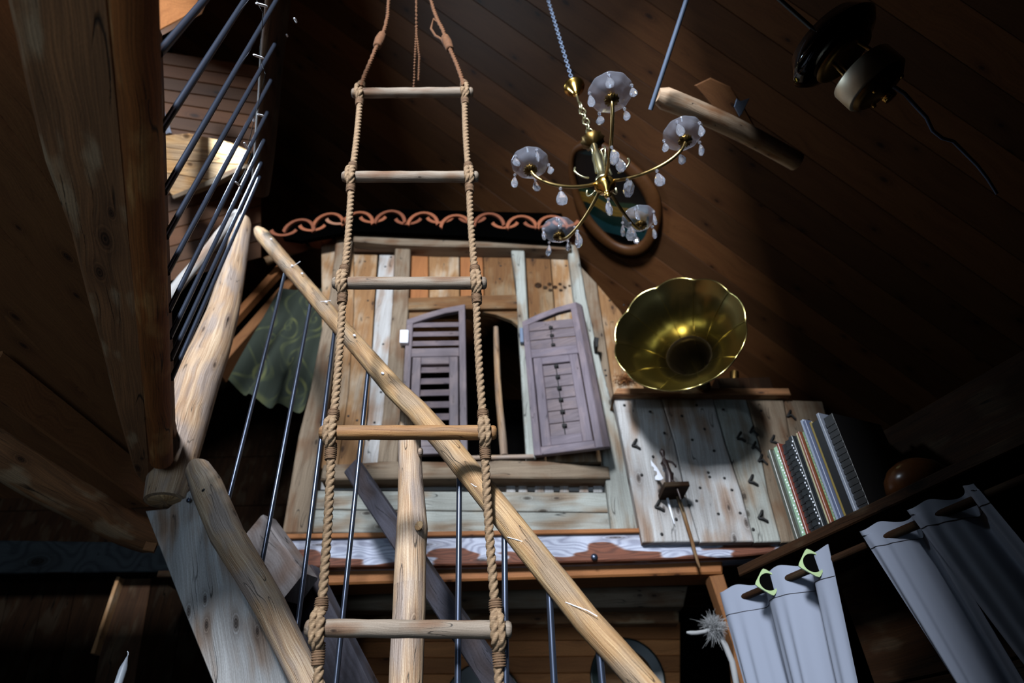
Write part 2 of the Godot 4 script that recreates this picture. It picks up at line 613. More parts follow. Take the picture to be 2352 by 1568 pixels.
func daylight(called: String, at: Vector3, size: Vector2, aim: Vector3, energy: float, c: Color) -> void:
	var l := AreaLight3D.new()
	l.name = called
	l.area_size = size
	l.light_energy = energy
	l.light_color = c
	l.area_range = 14.0
	l.shadow_enabled = true
	add_child(l)
	l.look_at_from_position(at, Vector3(aim.x, at.y, aim.z) if false else aim, Vector3.UP)

# ---------------------------------------------------------------- the shell of the room
func box_slab(mb: MB, lo: Vector3, hi: Vector3, ch := 0.004) -> void:
	var p := PackedVector3Array([Vector3(lo.x, lo.y, hi.z), Vector3(hi.x, lo.y, hi.z), Vector3(hi.x, hi.y, hi.z), Vector3(lo.x, hi.y, hi.z)])
	slab(mb, p, Vector3(0, 0, lo.z - hi.z), ch)

var RQ := Vector3(.55, 4.7, -2.75)      # a point of the roof's underside
var RDOWN := Vector3(.924, -.6, -.383)   # down the slope
var RN := Vector3.ZERO

func room() -> void:
	RN = ADIR.cross(RDOWN).normalized()
	if RN.y > 0:
		RN = -RN
	var f := structure("floor")
	for i in 14:
		var mb := MB.new()
		var x := -4.2 + i * .6
		box_slab(mb, Vector3(x, -.06, -4.8), Vector3(x + .596, 0, 3.3))
		part(f, "floorboard", mb, M.near_black)
	var w := structure("wall_far")
	for i in 16:
		var mb := MB.new()
		var y := i * .45
		box_slab(mb, Vector3(-4.2, y, -4.9), Vector3(4.2, y + .446, -4.8))
		part(w, "board", mb, M.near_black)
	for s in [-1, 1]:
		w = structure("wall_left" if s < 0 else "wall_right")
		for i in 16:
			var mb := MB.new()
			var y := i * .45
			var x := -4.2 if s < 0 else 4.2
			var p := PackedVector3Array([Vector3(x, y, -4.9), Vector3(x, y, 3.3), Vector3(x, y + .446, 3.3), Vector3(x, y + .446, -4.9)])
			slab(mb, p, Vector3(s * .1, 0, 0), .004, Vector3(0, 0, 1))
			part(w, "board", mb, M.near_black)
	# the wall behind the viewer, with the gable window and the opening added for the fill light
	w = structure("wall_back")
	for q in [[-4.2, 0, -1.3, 3.85], [-4.2, 3.85, -1.22, 4.85], [-.68, 3.85, 4.2, 4.85], [-4.2, 4.85, 4.2, 7.2], [-1.3, 2.25, 4.2, 3.85], [.1, 0, 4.2, 2.25]]:
		var mb := MB.new()
		box_slab(mb, Vector3(q[0], q[1], 3.0), Vector3(q[2], q[3], 3.12))
		part(w, "boarding", mb, M.near_black)
	var win := structure("window_1")
	for q in [[-1.26, 3.8, -.64, 3.87], [-1.26, 4.83, -.64, 4.9], [-1.26, 3.87, -1.21, 4.83], [-.69, 3.87, -.64, 4.83]]:
		var mb := MB.new()
		box_slab(mb, Vector3(q[0], q[1], 2.98), Vector3(q[2], q[3], 3.05))
		part(win, "frame", mb, M.dark)
	var d := structure("added_door_1")  # unseen frame invented around the fill light
	for q in [[-1.3, 0, -1.24, 2.25], [.04, 0, .1, 2.25], [-1.3, 2.19, .1, 2.25]]:
		var mb := MB.new()
		box_slab(mb, Vector3(q[0], q[1], 2.98), Vector3(q[2], q[3], 3.08))
		part(d, "frame", mb, M.dark)
	# unseen partition added to cut the window light, above and right of the viewer
	w = structure("wall_light_cut")
	for q in [[.23, 0, 4.2, 7.2], [-4.2, 4.55, .23, 7.2]]:
		var mb := MB.new()
		box_slab(mb, Vector3(q[0], q[1], .12), Vector3(q[2], q[3], .2))
		part(w, "boarding", mb, M.near_black)
	# unseen slab behind the viewer, added to keep the fill light off the roof
	w = structure("floor_light_cut")
	for i in 7:
		var mb := MB.new()
		var x := -4.2 + i * 1.2
		box_slab(mb, Vector3(x, 2.7, 1.0), Vector3(x + 1.196, 2.78, 3.0))
		part(w, "floorboard", mb, M.near_black)
	# roof boards
	var c := structure("ceiling")
	var rd := RDOWN.normalized()
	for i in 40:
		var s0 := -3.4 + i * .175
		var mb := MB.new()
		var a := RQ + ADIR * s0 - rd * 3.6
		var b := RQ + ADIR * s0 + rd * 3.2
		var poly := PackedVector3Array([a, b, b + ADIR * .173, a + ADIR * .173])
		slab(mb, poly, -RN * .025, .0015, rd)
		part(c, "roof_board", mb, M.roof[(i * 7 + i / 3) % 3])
	var mb2 := MB.new()
	slab(mb2, PackedVector3Array([Vector3(-4.3, 7.2, 3.4), Vector3(4.3, 7.2, 3.4), Vector3(4.3, 7.2, -5), Vector3(-4.3, 7.2, -5)]), Vector3(0, .1, 0), .004, Vector3(1, 0, 0))
	part(c, "roof_deck", mb2, M.near_black)

# ---------------------------------------------------------------- the plank hut on the far loft
func hut() -> void:
	var w := structure("wall_hut")
	var back := Vector3(0, 0, -.03)
	var zp := ZF - .05
	var planks := [
		[[738, 560, 812, 560, 812, 720, 800, 900, 775, 1075, 700, 1075, 740, 800], "mixed"],
		[[813, 562, 868, 564, 858, 720, 848, 900, 830, 1075, 776, 1075, 801, 900, 813, 720], "mixed"],
		[[873, 565, 907, 566, 902, 700, 893, 820, 880, 960, 871, 1070, 831, 1072, 845, 960, 856, 800, 862, 700], "grey"],
		[[900, 700, 912, 700, 900, 1075, 873, 1075, 882, 960], "grey_brown"],
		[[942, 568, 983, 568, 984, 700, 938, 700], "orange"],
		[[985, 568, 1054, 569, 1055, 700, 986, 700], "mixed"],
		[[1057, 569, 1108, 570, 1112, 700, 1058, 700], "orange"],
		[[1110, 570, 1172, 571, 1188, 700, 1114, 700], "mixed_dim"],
		[[1206, 572, 1262, 573, 1282, 820, 1225, 1060, 1212, 900], "mixed_dim"],
		[[1264, 573, 1310, 574, 1330, 700, 1395, 1060, 1228, 1060, 1284, 820], "mixed"],
		[[1318, 585, 1334, 612, 1370, 650, 1408, 905, 1402, 925, 1372, 800, 1345, 690], "grey_brown"],
		[[1372, 653, 1424, 713, 1470, 790, 1480, 905, 1410, 905], "mixed"],
	]
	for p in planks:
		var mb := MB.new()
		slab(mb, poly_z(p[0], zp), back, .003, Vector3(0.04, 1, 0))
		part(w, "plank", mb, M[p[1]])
	# boards under the sill
	for p in [[[700, 1102, 1400, 1100, 1400, 1128, 705, 1124], "grey"], [[690, 1126, 1410, 1131, 1414, 1176, 680, 1168], "grey_cool"], [[680, 1170, 1414, 1178, 1420, 1224, 655, 1222], "grey_cool"]]:
		var mb := MB.new()
		slab(mb, poly_z(p[0], zp + .01 if p[0][1] > 1110 else zp - .03), back, .003, Vector3(1, 0, 0))
		part(w, "board", mb, M[p[1]])
	for x in [1162, 1190, 1228, 1250, 1285, 1330, 1362]:
		var mb := MB.new()
		slab(mb, poly_z([x, 1102, x + 20, 1102, x + 22, 1130, x + 1, 1130], zp - .01), back * .6, .003)
		part(w, "board_end", mb, M.grey)
	# nail heads and worm holes in the hut's planks
	for p in [[838, 600], [845, 690], [1004, 585], [1040, 640], [1086, 610], [1150, 610], [1148, 640], [755, 860], [790, 700], [885, 612], [898, 590], [880, 790], [875, 900], [860, 970], [847, 1010], [1245, 590], [1300, 610], [1400, 690], [1433, 700], [1390, 850], [1392, 862], [820, 965], [800, 955]]:
		var mb := MB.new()
		ball(mb, pz(p[0], p[1], zp + .001), .007, Vector3(0, 0, 1), 7, .4)
		part(w, "nail", mb, M.iron)
	# the little burnt ornament branded into the planks by the right shutter
	var br := MB.new()
	for q in [[1236, 655, 14], [1252, 660, 9], [1262, 652, 8], [1264, 666, 8], [1275, 659, 9], [1286, 652, 7], [1288, 666, 7], [1298, 660, 6], [1308, 656, 5]]:
		ball(br, pz(q[0], q[1], zp + .003), q[2] * .0017, Vector3(0, 0, 1), 8, .12)
	solo("ornament", "small dark ornament of leaves fixed to the brown planks above the open shutter", "ornament", br, M.darker)
	# inside of the hut: dark side walls, back and ceiling
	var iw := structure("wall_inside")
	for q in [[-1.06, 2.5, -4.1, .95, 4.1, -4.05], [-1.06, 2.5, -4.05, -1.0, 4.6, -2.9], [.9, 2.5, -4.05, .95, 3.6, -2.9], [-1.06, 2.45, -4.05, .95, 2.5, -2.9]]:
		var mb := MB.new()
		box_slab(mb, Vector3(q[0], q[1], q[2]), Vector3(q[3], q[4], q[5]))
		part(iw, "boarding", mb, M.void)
	# timbers
	var tz := ZF
	var tk := Vector3(0, 0, -.1)
	var mb := MB.new()
	slab(mb, poly_z([647, 1225, 685, 1000, 711, 900, 740, 750, 757, 676, 774, 528, 812, 528, 800, 610, 785, 690, 757, 900, 738, 1000, 709, 1225], tz + .02), tk, .008)
	solo("corner_post", "weathered grey-brown corner post at the left end of the hut wall", "post", mb, M.grey_brown)
	mb = MB.new()
	slab(mb, poly_z([1303, 560, 1326, 562, 1346, 682, 1372, 800, 1404, 920, 1425, 1000, 1468, 1217, 1405, 1217, 1385, 1050, 1362, 920, 1343, 800, 1318, 682], tz + .01), tk, .006)
	solo("corner_post", "pale green-grey corner post behind the open shutter at the right end of the hut wall", "post", mb, M.grey_cool)
	mb = MB.new()
	slab(mb, poly_z([908, 556, 943, 558, 940, 640, 937, 720, 930, 800, 922, 930, 913, 1062, 866, 1062, 880, 940, 893, 800, 903, 690], tz + .01), tk, .006)
	solo("window_post", "brown timber post along the left jamb of the hut window", "post", mb, M.grey_brown)
	mb = MB.new()
	slab(mb, poly_z([1172, 562, 1204, 563, 1212, 715, 1218, 800, 1224, 920, 1232, 1052, 1209, 1053, 1200, 900, 1190, 745, 1185, 640], tz + .015), tk, .006)
	solo("window_post", "slim grey-green timber post along the right jamb of the hut window", "post", mb, M.grey_cool)
	mb = MB.new()
	slab(mb, poly_z([811, 527, 900, 535, 1000, 541, 1120, 541, 1240, 551, 1312, 554, 1312, 571, 1180, 566, 1000, 564, 900, 560, 811, 552], tz + .05), tk * 1.2, .008, Vector3(1, 0, 0))
	solo("wall_plate", "rough brown horizontal timber just beneath the clay tiles of the hut", "beam", mb, M.grey_brown)
	mb = MB.new()
	slab(mb, poly_z([812, 552, 1310, 570, 1310, 584, 812, 577], tz - .02), tk * .5, .004, Vector3(1, 0, 0))
	solo("batten", "thin dark batten in the shadow under the rough plate of the hut", "batten", mb, M.darker)
	mb = MB.new()
	slab(mb, poly_z([938, 683, 1000, 681, 1100, 677, 1188, 676, 1190, 707, 1100, 708, 1000, 708, 937, 710], tz + .01), tk, .005, Vector3(1, 0, 0))
	solo("lintel", "carved pale lintel timber across the top of the hut window", "lintel", mb, M.mixed_dim)
	mb = MB.new()
	slab(mb, poly_z([936, 708, 1190, 706, 1195, 752, 1175, 735, 1140, 722, 1100, 714, 1060, 714, 1010, 722, 970, 735, 934, 752], tz - .02), tk * .3, .003, Vector3(1, 0, 0))
	solo("spandrel_board", "brown arched board between the lintel and the shutters of the hut window", "board", mb, M.mixed_dim)
	mb = MB.new()
	slab(mb, poly_z([742, 1066, 800, 1064, 900, 1058, 1050, 1060, 1150, 1056, 1250, 1058, 1330, 1066, 1398, 1070, 1402, 1097, 1250, 1098, 1100, 1096, 900, 1099, 736, 1101], tz + .03), tk, .006, Vector3(1, 0, 0))
	solo("sill_beam", "heavy grey-brown sill timber running under the hut window", "beam", mb, M.grey_brown)
	mb = MB.new()
	log_(mb, pz(1030, 1053, tz + .03), pz(1225, 1048, tz + .03), .012, .012, 10, 10, .05, .004)
	solo("sill_pole", "thin pale peeled pole lying along the hut window sill", "pole", mb, M.pale)
	mb = MB.new()
	var stick := []
	for q in [[1158, 1046], [1153, 990], [1147, 930], [1143, 870], [1141, 810], [1139, 752]]:
		stick.append(pz(q[0], q[1], tz - .12))
	tube(mb, stick, [.022, .021, .019, .018, .017, .014], 10, .2, 4.0)
	solo("branch_pole", "crooked pale branch standing upright in the dark hut window opening", "branch", mb, M.pale_grey)
	# ledge and rim beam
	mb = MB.new()
	slab(mb, poly_z([618, 1226, 1470, 1212, 1472, 1222, 618, 1237], tz + .1), Vector3(0, 0, -.12), .003, Vector3(1, 0, 0))
	solo("ledge_board", "thin orange ledge board at the foot of the hut wall", "board", mb, M.orange)
	mb = MB.new()
	var rp := poly_z([600, 1238, 1460, 1223, 1840, 1218, 1840, 1262, 1700, 1277, 1500, 1285, 1100, 1296, 640, 1303], tz + .08)
	slab(mb, rp, Vector3(0, 0, -.14), .006, Vector3(1, 0, 0), Vector2(.3, .012))
	solo("rim_beam", "broad edge beam of the far loft with swirling silver grain and rust-red underbark", "beam", mb, M.rim)
	mb = MB.new()
	ball(mb, pz(1365, 1279, tz + .085), .016, Vector3(0, 0, 1), 10, .7)
	solo("bolt", "round steel bolt head in the lower edge of the silver-grained edge beam", "bolt", mb, M.steel)
	mb = MB.new()
	slab(mb, poly_z([640, 1304, 1660, 1279, 1660, 1316, 1100, 1332, 640, 1345], tz + .02), Vector3(0, 0, -.16), .008, Vector3(1, 0, 0))
	solo("under_beam", "orange-brown square beam tucked under the silver-grained edge beam", "beam", mb, M.orange)
	eaves()

func eaves() -> void:
	var t := thing("tile_eaves", "wavy row of orange clay roof tiles along the eaves over the hut", "roof tiles")
	# covers (arched) and pans (cupped), each a curved tile running back from the edge
	var back := Vector3(0.01, .05, -.2)
	var zt := ZF + .12
	var covers := [[685, 510, 715, 502], [716, 505, 745, 490], [790, 480, 833, 505], [862, 515, 895, 487], [940, 492, 975, 488], [1020, 512, 1055, 492], [1100, 500, 1128, 494], [1170, 512, 1200, 492], [1245, 510, 1275, 498]]
	var k := 0
	for cx in [689, 757, 824, 897, 972, 1047, 1123, 1198, 1268]:
		var top: float = [501, 487, 484, 481, 485, 491, 487, 493, 493][k]
		tile(t, cx, top + 16.0, 37.0, 1.0, zt, back, M.clay if k % 3 else M.clay_dark)
		k += 1
	k = 0
	for cx in [650, 716, 778, 856, 937, 1010, 1085, 1160, 1234, 1300]:
		var bot: float = [541, 530, 515, 511, 515, 512, 512, 524, 523, 520][k]
		tile(t, cx, bot - 8.0, 33.0, -1.0, zt - .015, back, M.clay_pale if k == 2 else (M.clay if k % 2 else M.clay_dark))
		k += 1
	settle(t)
	_eaves_dark(zt)

func _eaves_dark(zt: float) -> void:  # black sheet painted in for the shade behind the tile fronts
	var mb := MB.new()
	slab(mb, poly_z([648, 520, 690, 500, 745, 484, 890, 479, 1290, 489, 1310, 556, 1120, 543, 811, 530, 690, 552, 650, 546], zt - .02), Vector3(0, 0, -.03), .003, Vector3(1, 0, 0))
	solo("eaves_shade", "black sheet painted as the shade in the gap between the clay tiles and the rough plate", "board", mb, M.gap_shade)

func tile(t: Node3D, cx: float, cy: float, half: float, s: float, z: float, back: Vector3, m: Material) -> void:
	var c := pz(cx, cy, z)
	var w := pz(cx + half, cy, z).x - c.x
	var hgt := w * (1.15 if s > 0.0 else .72)
	var mb := MB.new()
	var rings := []
	for e in 2:
		var ring := PackedVector3Array()
		var n := 12
		for j in n + 1:
			var a := PI * (.08 + .84 * j / n) if s < 0.0 else PI * (.01 + .98 * j / n)
			ring.append(c + back * e + Vector3(-cos(a) * w, s * (sin(a) - .45) * hgt, 0))
		for j in range(n, -1, -1):
			var a := PI * (.08 + .84 * j / n) if s < 0.0 else PI * (.01 + .98 * j / n)
			ring.append(c + back * e + Vector3(-cos(a) * (w - .018), s * ((sin(a) - .45) * hgt - .018 * (1.0 if s > 0 else 1.0)), 0))
		rings.append(ring)
	mb.loft(rings, rnd_uv(), -1, false)
	# flat front: close the two ends with strips
	for e in 2:
		var r: PackedVector3Array = rings[e]
		var n: int = r.size()
		for j in n / 2 - 1:
			var a := r[j]; var b := r[j + 1]; var cc := r[n - 2 - j]; var d := r[n - 1 - j]
			if e == 0:
				mb.tri(a, d, b, Vector2.ZERO, Vector2.ZERO, Vector2.ZERO, -1); mb.tri(b, d, cc, Vector2.ZERO, Vector2.ZERO, Vector2.ZERO, -1)
			else:
				mb.tri(a, b, d, Vector2.ZERO, Vector2.ZERO, Vector2.ZERO, -1); mb.tri(b, cc, d, Vector2.ZERO, Vector2.ZERO, Vector2.ZERO, -1)
	part(t, "tile", mb, m)

# ---------------------------------------------------------------- louvred shutters
class Quad:
	var a: Vector3; var b: Vector3; var c: Vector3; var d: Vector3; var n: Vector3   # top left, top right, bottom right, bottom left
	func at(s: float, t: float, off: float) -> Vector3:
		return a.lerp(b, s).lerp(d.lerp(c, s), t) + n * off
	func poly(s0: float, t0: float, s1: float, t1: float, o0: float, o1: float) -> PackedVector3Array:
		return PackedVector3Array([at(s0, t0, o0), at(s1, t0, o0), at(s1, t1, o1), at(s0, t1, o1)])

func shutter(q: Quad, t: Node3D, arch_left: bool, inside: bool) -> void:
	var th := -q.n * .028
	var m: Material = M.paint_pale if inside else M.paint
	var mb := MB.new()
	# outer frame; the top rail rises towards the window's middle
	for s in [[0.0, .11], [.89, 1.0]]:
		mb = MB.new()
		var lo_t := 0.0
		slab(mb, q.poly(s[0], .02 if s[0] > .5 else .115, s[1], 1.0, 0, 0), th, .003)
		part(t, "stile", mb, m)
	mb = MB.new()
	slab(mb, PackedVector3Array([q.at(0, .115, .001), q.at(.3, .07, .001), q.at(.65, .028, .001), q.at(1, 0, .001), q.at(1, .045, .001), q.at(.65, .07, .001), q.at(.3, .115, .001), q.at(0, .16, .001)]), th, .003, Vector3(1, 0, 0))
	part(t, "top_rail", mb, m)
	for s in [[.33, .39], [.955, 1.0]]:
		mb = MB.new()
		slab(mb, q.poly(.11, s[0], .89, s[1], .0, .0), th, .003, Vector3(1, 0, 0))
		part(t, "rail", mb, m)
	# inner frame round the lower louvres
	for s in [[.13, .39, .27, .955], [.73, .39, .87, .955], [.27, .39, .73, .44], [.27, .90, .73, .955]]:
		mb = MB.new()
		slab(mb, q.poly(s[0], s[1], s[2], s[3], -.003, -.003), th * .7, .003, Vector3(0, 1, 0) if s[3] - s[1] > .2 else Vector3(1, 0, 0))
		part(t, "inner_frame", mb, M.cloth_hem if false else m)
	var tilt := .004 if inside else .012
	for i in 3:
		mb = MB.new()
		var t0 := .125 + i * .069
		slab(mb, q.poly(.11, t0, .89, t0 + (.066 if inside else .05), -.006 - tilt if not inside else -.006, -.006 + tilt * .6), -q.n * .006, .002, Vector3(1, 0, 0))
		part(t, "slat", mb, M.paint)
	for i in 6:
		mb = MB.new()
		var t0 := .445 + i * .076
		slab(mb, q.poly(.27, t0, .73, t0 + (.074 if inside else .052), -.012 - tilt if not inside else -.012, -.012 + tilt * .6), -q.n * .006, .002, Vector3(1, 0, 0))
		part(t, "slat", mb, M.paint)
	if inside:
		for g in [[.17, .32], [.46, .9]]:
			mb = MB.new()
			rod(mb, q.at(.5, g[0], .006), q.at(.5, g[1], .006), .0022, 6)
			part(t, "tilt_rod", mb, M.iron)
		for v in [.175, .235, .305, .455, .53, .605, .68, .755, .84]:
			mb = MB.new()
			slab(mb, q.poly(.47, v, .535, v + .018, .006, .006), -q.n * .012, .002)
			part(t, "staple", mb, M.iron)

func shutters() -> void:
	var q := Quad.new()
	q.a = pz(936, 700, ZF + .03); q.b = pz(1068, 698, ZF + .03); q.c = pz(1074, 1040, ZF + .03); q.d = pz(916, 1044, ZF + .03)
	q.n = Vector3(0, 0, 1)
	var t := thing("window_shutter", "closed purple-brown louvred shutter on the left of the hut window", "shutter")
	shutter(q, t, true, false)
	settle(t)
	var mb := MB.new()
	slab(mb, poly_z([919, 757, 938, 757, 937, 786, 918, 786], ZF + .055), Vector3(0, 0, -.03), .003)
	solo("sensor_box", "small white box fixed beside the upper hinge of the closed shutter", "box", mb, M.white)
	# the right leaf stands open, its free edge towards the room
	var h := pz(1197, 735, ZF + .035)
	var sw := deg_to_rad(24.0)
	var n := Vector3(-sin(sw), 0, cos(sw))
	q = Quad.new()
	q.a = pp(1196, 705, h, n); q.b = pp(1322, 693, h, n); q.c = pp(1386, 1026, h, n); q.d = pp(1226, 1046, h, n)
	q.n = n
	t = thing("window_shutter", "open purple-brown louvred shutter swung out on the right of the hut window", "shutter")
	shutter(q, t, false, true)
	mb = MB.new()
	slab(mb, PackedVector3Array([q.at(1.0, .0, .002), q.at(1.07, -.002, -.03), q.at(1.07, .985, -.03), q.at(1.0, 1.0, .002)]), -n * .025, .002)
	part(t, "edge_strip", mb, M.paint)
	settle(t)
	mb = MB.new()
	slab(mb, poly_z([1193, 752, 1201, 752, 1203, 785, 1195, 785], ZF + .045), Vector3(0, 0, -.02), .002)
	solo("hinge", "small blue-grey hinge plate on the post beside the open shutter", "hinge", mb, M.steel_blue)
	mb = MB.new()
	slab(mb, poly_z([1365, 773, 1376, 775, 1374, 795, 1368, 797, 1366, 785], ZF + .07), Vector3(0, 0, -.06), .002)
	solo("shutter_hook", "black iron hook on the post right of the open shutter", "hook", mb, M.iron)

# ---------------------------------------------------------------- stair, loft and newel
var SA := Vector3(-1.165, 2.4, -1.97)
var SN := Vector3(.47, 0, -.883)

func stair() -> void:
	# balustrade: handrail, bottom rail, round steel balusters
	var t := thing("stair_balustrade", "steep stair railing of a peeled diagonal log over black steel rods", "railing")
	var mb := MB.new()
	var c := []
	for q in [[592, 527], [620, 560], [655, 603], [715, 672], [770, 737], [850, 828], [905, 892], [960, 945], [1022, 1015], [1090, 1100], [1150, 1175], [1220, 1264], [1286, 1345], [1349, 1425], [1418, 1500], [1490, 1582], [1560, 1660]]:
		c.append(pp(q[0], q[1], SA, SN))
	var fine := []
	var rr := []
	for i in c.size() - 1:
		for k in 4:
			fine.append(c[i].lerp(c[i + 1], k / 4.0))
	fine.append(c[c.size() - 1])
	for i in fine.size():
		rr.append(lerpf(.037, .0245, float(i) / fine.size()))
	rr[0] = .02; rr[1] = .032
	tube(mb, fine, rr, 20, .16, 4.0)
	part(t, "handrail", mb, M.pale_gold, "peeled golden log handrail with cracks and worn flats")
	mb = MB.new()
	c = []
	rr = []
	var pr := SA - SN * .035
	for q in [[447, 1066, .02], [455, 1078, .036], [475, 1118, .044], [522, 1230, .042], [575, 1315, .038], [622, 1395, .035], [661, 1475, .033], [712, 1580, .030], [760, 1680, .029]]:
		c.append(pp(q[0], q[1], pr, SN)); rr.append(q[2])
	fine = []
	var r2 := []
	for i in c.size() - 1:
		for k in 4:
			fine.append(c[i].lerp(c[i + 1], k / 4.0)); r2.append(lerpf(rr[i], rr[i + 1], k / 4.0))
	tube(mb, fine, r2, 14, .14, 3.0)
	part(t, "bottom_rail", mb, M.pale, "split pale log along the edge of the stair")
	var bars := [[655, 625, 520, 1165], [715, 688, 600, 1300], [768, 760, 680, 1465], [847, 835, 764, 1640], [1055, 1080, 1051, 1640], [1158, 1200, 1163, 1640], [1260, 1335, 1277, 1640], [1373, 1465, 1393, 1660]]
	for b in bars:
		mb = MB.new()
		rod(mb, pp(b[0], b[1], SA, SN), pp(b[2], b[3], SA, SN), .0068, 12)
		part(t, "baluster", mb, M.steel)
	for q in [[467, 1125], [470, 1128]]:
		pass
	mb = MB.new()
	ball(mb, pp(467, 1126, SA - SN * .078, SN), .007, SN, 8, .5)
	part(t, "screw_hole", mb, M.iron)
	settle(t)
	# log post that carries the handrail
	mb = MB.new()
	c = []
	rr = []
	var pl := SA + SN * .075
	for q in [[941, 925, 0.0288], [942, 965, 0.0320], [941, 1020, 0.0328], [943, 1100, 0.0336], [946, 1170, 0.0368], [947, 1215, 0.0400], [944, 1260, 0.0384], [942, 1330, 0.0384], [941, 1400, 0.0384], [936, 1500, 0.0376], [934, 1568, 0.0368], [930, 1700, 0.0368]]:
		c.append(pp(q[0], q[1], pl, SN)); rr.append(q[2])
	fine = []; r2 = []
	for i in c.size() - 1:
		for k in 4:
			fine.append(c[i].lerp(c[i + 1], k / 4.0)); r2.append(lerpf(rr[i], rr[i + 1], k / 4.0))
	var low: Vector3 = c[c.size() - 1]
	for k in 9:
		fine.append(Vector3(low.x, lerpf(low.y, 0.0, k / 8.0), low.z)); r2.append(.037)
	tube(mb, fine, r2, 20, .13, 4.0)
	t = thing("log_post", "upright peeled log post with streaky bark standing behind the rope ladder rungs", "post")
	part(t, "trunk", mb, M.pale)
	mb = MB.new()
	ball(mb, pp(962, 1207, pl - SN * .0315, SN), .013, SN, 10, .35)
	part(t, "knot", mb, M.pale_gold)
	mb = MB.new()
	ball(mb, pp(966, 1038, pl - SN * .008, SN), .013, Vector3(1, 0, 0), 9, .6)
	part(t, "burl", mb, M.pale)
	settle(t)
	# near stringer
	mb = MB.new()
	var sp := SA + SN * .03
	slab(mb, poly_p([332, 1172, 385, 1166, 440, 1120, 500, 1228, 560, 1320, 620, 1420, 680, 1560, 740, 1690, 550, 1740, 486, 1568, 420, 1402, 370, 1272], sp, SN), SN * .06, .006, Vector3(.9, -1.9, .45))
	solo("stair_stringer", "broad weathered grey plank stringer running down beside the split log", "stringer", mb, M.grey)
	mb = MB.new()
	beam(mb, pp(348, 1256, sp, SN) - BDIR * .02, pp(352, 1256, sp, SN) + SN * .01, .022, .03, Vector3.UP, .003, 2, 0)
	solo("peg", "short wooden peg sticking out of the grey stringer's left edge", "peg", mb, M.brown)
	# far side of the stair
	var fp := SA + SN * .62
	mb = MB.new()
	var fa := pp(812, 1075, fp, SN)
	var fb := pp(1170, 1610, fp, SN)
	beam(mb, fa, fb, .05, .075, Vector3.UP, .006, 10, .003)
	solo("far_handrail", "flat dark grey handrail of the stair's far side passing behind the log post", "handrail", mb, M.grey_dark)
	mb = MB.new()
	beam(mb, pp(598, 1215, SA + SN * .34, SN), pp(692, 1352, SA + SN * .34, SN), .07, .10, Vector3.UP, .006, 10, .006)
	solo("stair_beam", "grey hewn timber end sloping down behind the first steel rods", "beam", mb, M.grey_mid)
	mb = MB.new()
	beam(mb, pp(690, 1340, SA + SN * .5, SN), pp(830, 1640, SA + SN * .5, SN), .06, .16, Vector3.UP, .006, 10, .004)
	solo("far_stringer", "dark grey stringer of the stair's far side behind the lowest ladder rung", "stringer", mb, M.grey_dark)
	mb = MB.new()
	var tr := pp(668, 1365, SA + SN * .45, SN)
	beam(mb, tr - SN * .28, tr + SN * .05, .05, .03, Vector3.UP, .004, 3, .001)
	solo("stair_tread", "small brown stair tread edge seen between the sloping grey timbers", "tread", mb, M.orange)
	# newel post
	t = thing("newel_post", "thick barkless newel log with brown burls where stair and loft meet", "post")
	mb = MB.new()
	fine = []; r2 = []; c = []; rr = []
	for q in [[380, 1150, .064], [390, 1110, .071], [402, 1050, .073], [425, 965, .080], [449, 883, .083], [484, 800, .075], [512, 720, .066], [532, 640, .057], [547, 570, .05], [556, 518, .046], [559, 500, .03]]:
		c.append(pz(q[0], q[1], -1.97)); rr.append(q[2])
	for i in c.size() - 1:
		for k in 4:
			fine.append(c[i].lerp(c[i + 1], k / 4.0)); r2.append(lerpf(rr[i], rr[i + 1], k / 4.0))
	tube(mb, fine, r2, 24, .12, 3.0)
	part(t, "trunk", mb, M.pale)
	mb = MB.new()
	var nb := pz(379, 1152, -1.97)
	var nbx: Vector3 = (c[1] - c[0]).normalized()
	lathe(mb, nb - nbx * .003, nbx, [Vector2(.012, 0), Vector2(.052, 0), Vector2(.055, .004)], 14)
	part(t, "cut_end", mb, M.pale_gold, "sawn brown foot of the post")
	for q in [[437, 1112], [433, 1148]]:
		mb = MB.new()
		ball(mb, pz(q[0], q[1], -1.93), .009, SN, 8, .7)
		part(t, "bolt", mb, M.steel)
	settle(t)
	mb = MB.new()
	log_(mb, pz(380, 690, -2.12), pz(548, 488, -2.06), .030, .024, 14, 12, .12, .01)
	solo("brace_pole", "thin grey-white brace pole slanting behind the newel post and rods", "pole", mb, M.grey)
	# loft edge
	mb = MB.new()
	var e := PackedVector3Array()
	for q in [[-10, -60], [5, -15], [52, 200], [98, 380], [158, 540], [196, 690], [228, 800], [268, 960], [306, 1088], [332, 1114], [350, 1085], [343, 960], [329, 760], [309, 540], [288, 280], [262, 0], [257, -60]]:
		e.append(ph(q[0], q[1], 2.46))
	slab(mb, e, Vector3(0, .11, 0), .012, ADIR)
	solo("loft_beam", "massive old dark timber along the loft edge overhead", "beam", mb, M.dark)
	mb = MB.new()
	c = []
	for i in 19:
		var k := i / 18.0
		c.append(ph(303.0, -70.0, 2.475).lerp(ph(371, 1055, 2.475), k))
	tube(mb, c, .031, 14, .2, 3.0)
	solo("edge_log", "slim amber-brown half log fixed along the right flank of the massive loft timber", "log", mb, M.dark_warm)
	mb = MB.new()
	beam(mb, ph(-60, 850, 2.50), ph(322, 1130, 2.50), .11, .12, Vector3.UP, .006, 10, .002)
	solo("loft_joist", "straight brown sawn joist meeting the foot of the newel from the left", "joist", mb, M.brown)
	mb = MB.new()
	log_(mb, ph(-80, 1000, 2.42), ph(350, 1236, 2.42), .075, .06, 14, 14, .15, .015)
	solo("loft_log", "rough dark log beneath the loft just below the sawn joist", "log", mb, M.dark)
	var fl := structure("floor_loft")
